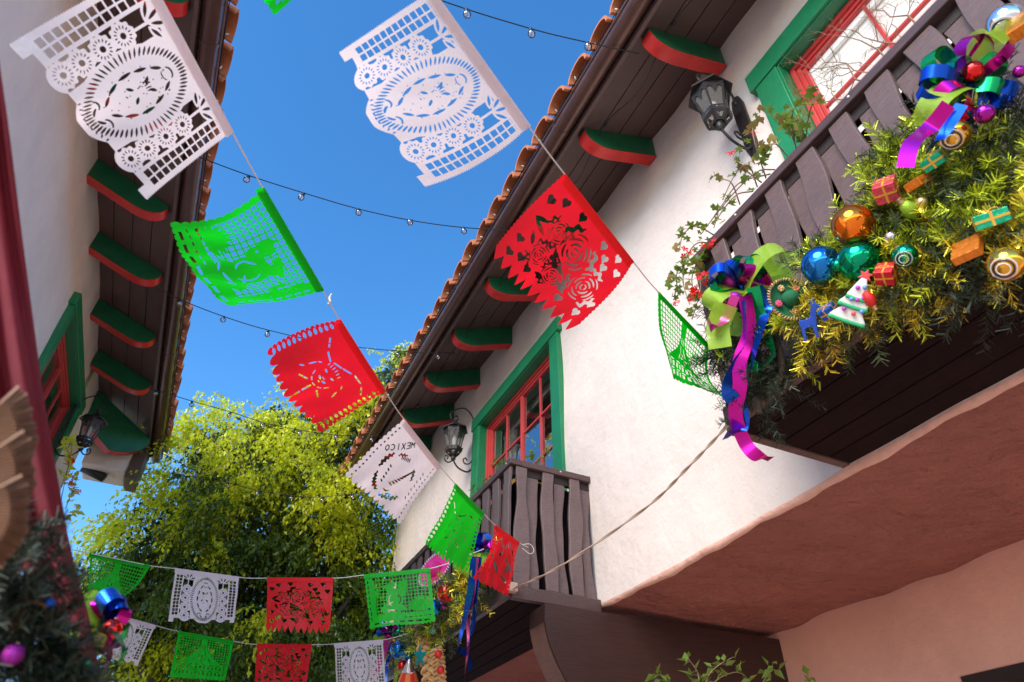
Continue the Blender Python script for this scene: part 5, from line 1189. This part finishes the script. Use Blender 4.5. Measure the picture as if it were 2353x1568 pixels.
# ================================================================ plants on the balconies
M['gleaf'] = mat('geranium_leaf', (.11, .20, .035), .4, var=[(40, .2)], island=.3, trans=.3, tcol=(.30, .42, .03)); M['gleaf2'] = mat('geranium_leaf_dry', (.30, .22, .06), .6, island=.3, trans=.25); M['stem'] = mat('green_stem', (.16, .15, .06), .6); M['drystem'] = mat('dry_stem', (.30, .19, .12), .75, var=[(20, .2)]); M['petal'] = mat('red_petal', (.85, .02, .015), .45, trans=.35, tcol=(.95, .02, .01)); M['berry'] = mat('red_flower', (.85, .02, .03), .5)
def lobed(n=5, depth_=.35):
    v = [(0, 0, 0)]; m_ = n*4
    for k in range(m_+1):
        a = -pi*.82+2*pi*.82*k/m_; r = 1-depth_*(.5-.5*cos(2*pi*n*k/m_))**1.2*.9 if True else 1; r *= (1-.15*abs(a)/pi)
        v.append((r*cos(a), r*sin(a), .18*r*r*(1+.5*sin(3*a))))
    return MB().add(v, [(0, k, k+1) for k in range(1, m_+1)])
LEAFM = [lobed(5).mesh('leaf', M['gleaf'], True), lobed(5, .5).mesh('leaf', M['gleaf'], True), lobed(4, .3).mesh('leaf', M['gleaf2'], True)]
def pointed():
    return MB().add([(0, 0, 0), (.35, .28, .06), (1, 0, -.12), (.35, -.28, .06), (.45, 0, 0)], [(0, 4, 2, 1), (0, 3, 2, 4)])
LEAFP = pointed().mesh('leaf', M['gleaf'], False)
mbp = MB()
for k in range(5):
    a = 2*pi*k/5; mbp.add([(0, 0, 0), (cos(a-.45)*.8, sin(a-.45)*.8, .3), (cos(a)*1.05, sin(a)*1.05, .22), (cos(a+.45)*.8, sin(a+.45)*.8, .3)], [(0, 1, 2, 3)])
PETALM = mbp.mesh('blossom', M['petal'])
def plant(name, label, stems, nleaf, lsize, flowers, dry=.1, lm=None, sdry=.3, cat='plant'):
    """stems: list of 3D control lists; leaves spread along them; flowers: list of (point, radius)"""
    root = empty(name, tuple(stems[0][0]), label, cat); off = -Vector(stems[0][0]); allp = []
    for st in stems:
        pth = catmull(st, 14); part(MB().tube(pth, [.0028*(1-.6*i/14)+.0008 for i in range(15)], 5), 'stem', M['drystem'] if random.random() < sdry else M['stem'], root, smooth=True); allp += [(p, i/14) for i, p in enumerate(pth)][2:]
    for k in range(nleaf):
        p, t = random.choice(allp); d = unit(rng.normal(size=3)+np.array([-.5, 0, .1])); lp = p+d*random.uniform(.01, .045)
        if random.random() < .7: part(MB().tube([p, (p+lp)/2+np.array([0, 0, .004]), lp], .0011, 4), 'leaf_stalk', M['stem'], root)
        me = lm if lm else (LEAFM[2] if random.random() < dry else LEAFM[k % 2]); s_ = lsize*random.uniform(.6, 1.25)
        link('leaf', me, root, off+Vector(lp), (random.uniform(-.9, .9), random.uniform(-.9, .9)-.4, random.uniform(0, 6.28)), (s_, s_, s_))
    for c, r in flowers:
        for k in range(7):
            q = np.array(c)+rng.normal(scale=r*.45, size=3); s_ = r*random.uniform(.4, .6); link('blossom', PETALM, root, off+Vector(q), (random.uniform(-1.4, 1.4), random.uniform(-2.2, .2), random.uniform(0, 6.28)), (s_, s_, s_))
    return root
nx = lambda a, b, x=1.66: onx(a, b, x)
plant('geranium', 'trailing geranium with red flowers over the corner of the near balcony', [[nx(1640, 560, 1.74), nx(1600, 560), nx(1575, 600), nx(1570, 650), nx(1585, 700)], [nx(1650, 545, 1.74), nx(1610, 590), nx(1590, 640), nx(1600, 690)], [nx(1640, 540, 1.74), nx(1600, 520), nx(1570, 540), nx(1560, 580)], [nx(1620, 570, 1.74), nx(1560, 620), nx(1555, 660), nx(1548, 690)], [nx(1620, 560, 1.74), nx(1600, 610), nx(1610, 660), nx(1590, 735)]], 74, .024, [(nx(1580, 587, 1.62), .034), (nx(1600, 665, 1.60), .036), (nx(1632, 555, 1.62), .026), (nx(1548, 700, 1.62), .020), (nx(1612, 640, 1.60), .032), (nx(1590, 690, 1.60), .022)], .12)
plant('geranium', 'straggly geranium with bare stems on the near balcony rail below the lantern', [[nx(1700, 470, 1.78), nx(1680, 420), nx(1650, 410), nx(1640, 395)], [nx(1740, 430, 1.78), nx(1720, 380), nx(1690, 400), nx(1660, 460)], [nx(1780, 390, 1.78), nx(1740, 395), nx(1690, 440), nx(1640, 500), nx(1610, 540)], [nx(1760, 410, 1.78), nx(1735, 330), nx(1730, 290), nx(1745, 265)], [nx(1770, 400, 1.78), nx(1700, 420), nx(1660, 470), nx(1625, 520)], [nx(1750, 420, 1.78), nx(1700, 380), nx(1680, 350)], [nx(1730, 440, 1.78), nx(1690, 450), nx(1650, 500), nx(1640, 525)]], 46, .022, [(nx(1678, 350, 1.62), .018), (nx(1732, 308, 1.62), .014)], .25, sdry=.8)
plant('ivy_plant', 'ivy with lobed green leaves in front of the near window frame', [[nx(1830, 340, 1.85), nx(1810, 290), nx(1790, 270), nx(1760, 262)], [nx(1850, 330, 1.85), nx(1860, 260), nx(1880, 215)], [nx(1830, 350, 1.85), nx(1820, 270), nx(1835, 235), nx(1870, 210)], [nx(1810, 360, 1.85), nx(1780, 330), nx(1760, 350), nx(1750, 380)], [nx(1840, 335, 1.85), nx(1840, 290), nx(1815, 255)]], 62, .026, [], .3)
def twigs(label, roots, x):
    mb = MB()
    def grow(p, d, L_, r, lev):
        q = p+d*L_*.5+rng.normal(scale=L_*.06, size=3); e = p+d*L_+rng.normal(scale=L_*.10, size=3); mb.tube([p, q, e], [r, r*.85, r*.65], 4)
        if lev > 0:
            for k in range(random.choice((2, 3, 3))):
                b = q if k == 0 else e; grow(b, unit(d+rng.normal(scale=.55, size=3)), L_*random.uniform(.5, .8), r*.62, lev-1)
    for p, d, L_ in roots: grow(np.array(p), unit(d), L_, .0042, 4)
    o = mb.build('dry_shrub', M['drystem'], None); return tag(o, label, 'shrub')
tw = lambda a, b: onx(a, b, 1.88)
twigs('leafless twiggy shrub in the trough before the near window', [(tw(1990, 190), (-.1, .25, 1), .16), (tw(2040, 140), (-.2, .1, 1), .15), (tw(2080, 100), (.1, .4, .9), .16), (tw(1950, 230), (-.1, .5, .8), .12), (tw(2110, 60), (-.1, .2, 1), .15), (tw(2010, 170), (-.3, .5, .9), .15)], 1.88)
fx = lambda a, b, x=1.80: onx(a, b, x)
plant('leafy_plant', 'young plant with pointed leaves before the far window', [[ony(1215, 1080, 3.75), ony(1218, 1055, 3.75), ony(1228, 1035, 3.75)], [ony(1225, 1080, 3.75), ony(1240, 1050, 3.75), ony(1262, 1040, 3.75)], [ony(1235, 1080, 3.75), ony(1250, 1065, 3.75), ony(1268, 1045, 3.75)]], 20, .055, [], lm=LEAFP, sdry=0)
plant('leafy_plant', 'small plants with yellow-green leaves along the far balcony rail', [[fx(1150, 1095), fx(1152, 1075), fx(1165, 1058)], [fx(1140, 1105), fx(1145, 1080), fx(1140, 1065)], [fx(1110, 1130), fx(1112, 1112), fx(1106, 1098)], [fx(1120, 1125), fx(1125, 1108), fx(1132, 1098)], [fx(1095, 1148), fx(1093, 1135), fx(1085, 1128)]], 34, .050, [(fx(1132, 1050), .012)], lm=LEAFP, sdry=0)
cr_ = [ony(1600, 1600, 2.9), ony(1605, 1560, 2.9), ony(1590, 1525, 2.9), ony(1585, 1510, 2.9)]
sh = lambda a, b: ony(a, b, 2.9)
plant('ficus_shrub', 'top sprigs of a potted fig shrub at the bottom right', [[sh(1610, 1640), sh(1607, 1570), sh(1600, 1540), sh(1580, 1512)], [sh(1610, 1640), sh(1625, 1560), sh(1650, 1530), sh(1685, 1510)], [sh(1615, 1640), sh(1640, 1570), sh(1690, 1545), sh(1720, 1560)], [sh(1700, 1660), sh(1740, 1590), sh(1765, 1550), sh(1775, 1540)], [sh(1540, 1640), sh(1540, 1580), sh(1525, 1555)], [sh(1860, 1660), sh(1850, 1590), sh(1860, 1560)]], 90, .062, [], lm=LEAFP, sdry=.2)
LEAFY = pointed().mesh('leaf', M['leaf'], False)  # brighter leaf colour stands in for sunlight on the vine
lx = lambda a, b: onx(a, b, -1.35)
plant('flowering_vine', 'yellow-green vine with orange-red flowers below the left lantern', [[lx(140, 1150), lx(155, 1080), lx(165, 1030), lx(160, 1010)], [lx(150, 1170), lx(170, 1120), lx(180, 1090)], [lx(140, 1200), lx(170, 1180), lx(185, 1170)], [lx(140, 1120), lx(160, 1060), lx(150, 1020)]], 110, .075, [(lx(168, 1062), .06), (lx(165, 1105), .05), (lx(172, 1130), .05)], lm=LEAFY, sdry=0)
# ================================================================ stall cloth and trimmings close by on the left, shade put in their colours
M['redcloth'] = mat('dark_red_cloth', (.17, .006, .018), .75, var=[(6, .15)], bump=[(14, .35, .02), (400, .3, .001)]); M['orangecloth'] = mat('orange_cloth', (.42, .13, .05), .8, var=[(6, .12)], bump=[(300, .3, .001)]); M['husk'] = mat('corn_husk', (.28, .15, .085), .7, island=.15, bump=[(60, .6, .004)])
rp = [(-60, -160), (-20, 80), (12, 300), (45, 560), (82, 820), (125, 1080), (170, 1290), (205, 1420), (240, 1600), (258, 1720)]
rw = [80, 90, 100, 110, 115, 115, 120, 125, 135, 140]
def cloth(name, label, edge, wid, t0, t1, m, zig=False, fold=5):
    n = 60; E_ = catmull([(a, b, w_) for (a, b), w_ in zip(edge, wid)], n); v = []; nv = 14
    for i, (a, b, w_) in enumerate(E_):
        t = t0+(t1-t0)*i/n
        if zig: w_ = w_*(1+.30*((i*.23) % 1)-.1)
        for j in range(nv+1):
            s_ = j/nv; v.append(ond(a-w_*s_, b+w_*.10*s_, t+.02*sin(fold*s_*pi/1.5+i*.05)+.07*s_+.01*sin(i*.35+3*s_)))
    f = [(i*(nv+1)+j, i*(nv+1)+j+1, (i+1)*(nv+1)+j+1, (i+1)*(nv+1)+j) for i in range(n) for j in range(nv)]
    o = MB().add(v, f).build(name, m, None, smooth=True); s_ = o.modifiers.new('thickness', 'SOLIDIFY'); s_.thickness = .004; return tag(o, label, 'cloth')
cloth('stall_cloth', 'dark red cloth edge of a stall hanging close at the left', rp, rw, .78, 1.05, M['redcloth'])
cloth('zigzag_cloth', 'orange cloth strip with jagged edge behind the dark red cloth', [(-40, 640), (0, 760), (52, 960), (85, 1180), (115, 1300), (150, 1400), (190, 1500), (215, 1600)], [90, 90, 80, 70, 70, 65, 60, 60], 1.0, 1.15, M['orangecloth'], True)
def husk_fan(px, py, rpx, t, a0, a1, label):
    p = ond(px, py, t); q = t/FPX; cn = toc(p); root = empty('husk_flower', tuple(p), label, 'husk flower', 'corn husk flowers on the stall'); n = 44; v = []
    for ring in (.35, .7, 1.0):
        for k in range(n+1):
            a = a0+(a1-a0)*k/n; r = rpx*q*ring*(1+(.02*sin(7.3*k)+.02*sin(.31*k+2) if ring == 1 else 0)); v.append(p+(RT*cos(a)+UP*sin(a))*r+cn*(.004*ring*(1 if k % 2 else -1)+.05*sin(pi*ring*.8)))
    part(MB().add(v, [(j*(n+1)+k, j*(n+1)+k+1, (j+1)*(n+1)+k+1, (j+1)*(n+1)+k) for j in range(2) for k in range(n)]), 'pleated_husk', M['husk'], root)
    return root
husk_fan(-82, 1000, 160, .62, -.75, .75, 'uppermost pleated corn husk fan at the left edge'); husk_fan(-90, 1085, 165, .60, -.8, .6, 'middle pleated corn husk fan at the left edge'); husk_fan(-98, 1170, 160, .58, -.95, .5, 'lowest pleated corn husk fan at the left edge')
lg = lambda a, b, t=.78: ond(a, b, t)
garland('shadowed green garland at the lower left corner beside the stall cloth', [([lg(-30, 1250), lg(10, 1330), lg(35, 1420), lg(60, 1520), lg(90, 1620)], .06), ([lg(-10, 1420), lg(60, 1510), lg(110, 1570), lg(150, 1640)], .055)], 260, 0, seed_dir=(0, -1, 0), per=34, ln=.024, wd=.0018, slen=.05, nm='needle_deep')  # needles coloured near black in place of the corner's shade
def ball_at(px, py, rpx, t, m, label):
    p = ond(px, py, t); r = rpx*t/FPX; root = empty('bauble', tuple(p), label, 'ornament', 'baubles in the garlands'); k = 18
    part(MB().lathe([(max(.0005, r*sin(pi*i/k)), -r*cos(pi*i/k)) for i in range(k+1)], 26, p), 'body', m, root, smooth=True); part(MB().lathe([(.16*r, r*.97), (.18*r, r*1.1), (.05*r, r*1.14)], 10, p), 'cap', M['brass'], root, smooth=True)
ball_at(258, 1446, 22, 1.05, M['b_red'], 'dark red bauble under the bow at lower left'); ball_at(240, 1462, 14, 1.12, M['b_glit'], 'dark purple bauble behind the lower left bow'); ball_at(164, 1462, 15, .92, M['limeglit'], 'small dark green bauble near the lower left garland'); ball_at(30, 1505, 24, .72, M['b_glit'], 'dim purple bauble in the lower left garland'); ball_at(110, 1390, 16, .78, M['g_blue'], 'dim blue bauble in the lower left garland'); ball_at(190, 1540, 22, .95, M['g_green'], 'green bauble at the bottom beside the stall cloth')
M['g_dim'] = mat('gift_dim', (.30, .10, .01), .4, metal=.3)  # darker copy of the orange foil, shade put into its colour
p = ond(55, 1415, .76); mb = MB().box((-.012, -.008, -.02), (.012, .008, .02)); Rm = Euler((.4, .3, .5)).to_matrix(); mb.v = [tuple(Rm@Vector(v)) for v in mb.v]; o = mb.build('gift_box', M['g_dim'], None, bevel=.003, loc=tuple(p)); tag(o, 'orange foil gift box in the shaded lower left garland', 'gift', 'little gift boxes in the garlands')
bow('dark ribbon bow in blue magenta and lime at the lower left', (240, 1430),
    [(D_(75), 74, 40, 'blue', .3), (D_(50), 66, 34, 'blue', .2), (D_(25), 60, 30, 'magenta', .3), (D_(100), 50, 34, 'magenta', .3), (D_(-30), 56, 28, 'green', .3), (D_(140), 70, 60, 'lime', .2), (D_(190), 70, 60, 'lime', .1), (D_(-80), 60, 34, 'magenta', .4), (D_(-120), 70, 40, 'lime', .2), (D_(10), 44, 24, 'green', .5)],
    [([(225, 1450), (205, 1500), (180, 1545), (170, 1590)], 46, 'lime', .2, .8), ([(245, 1460), (250, 1510), (230, 1560), (225, 1600)], 28, 'magenta', .3, 1.4), ([(262, 1450), (285, 1490), (280, 1520)], 24, 'green', .2, 1.0)], (1.1,))
bpy.context.view_layer.update()
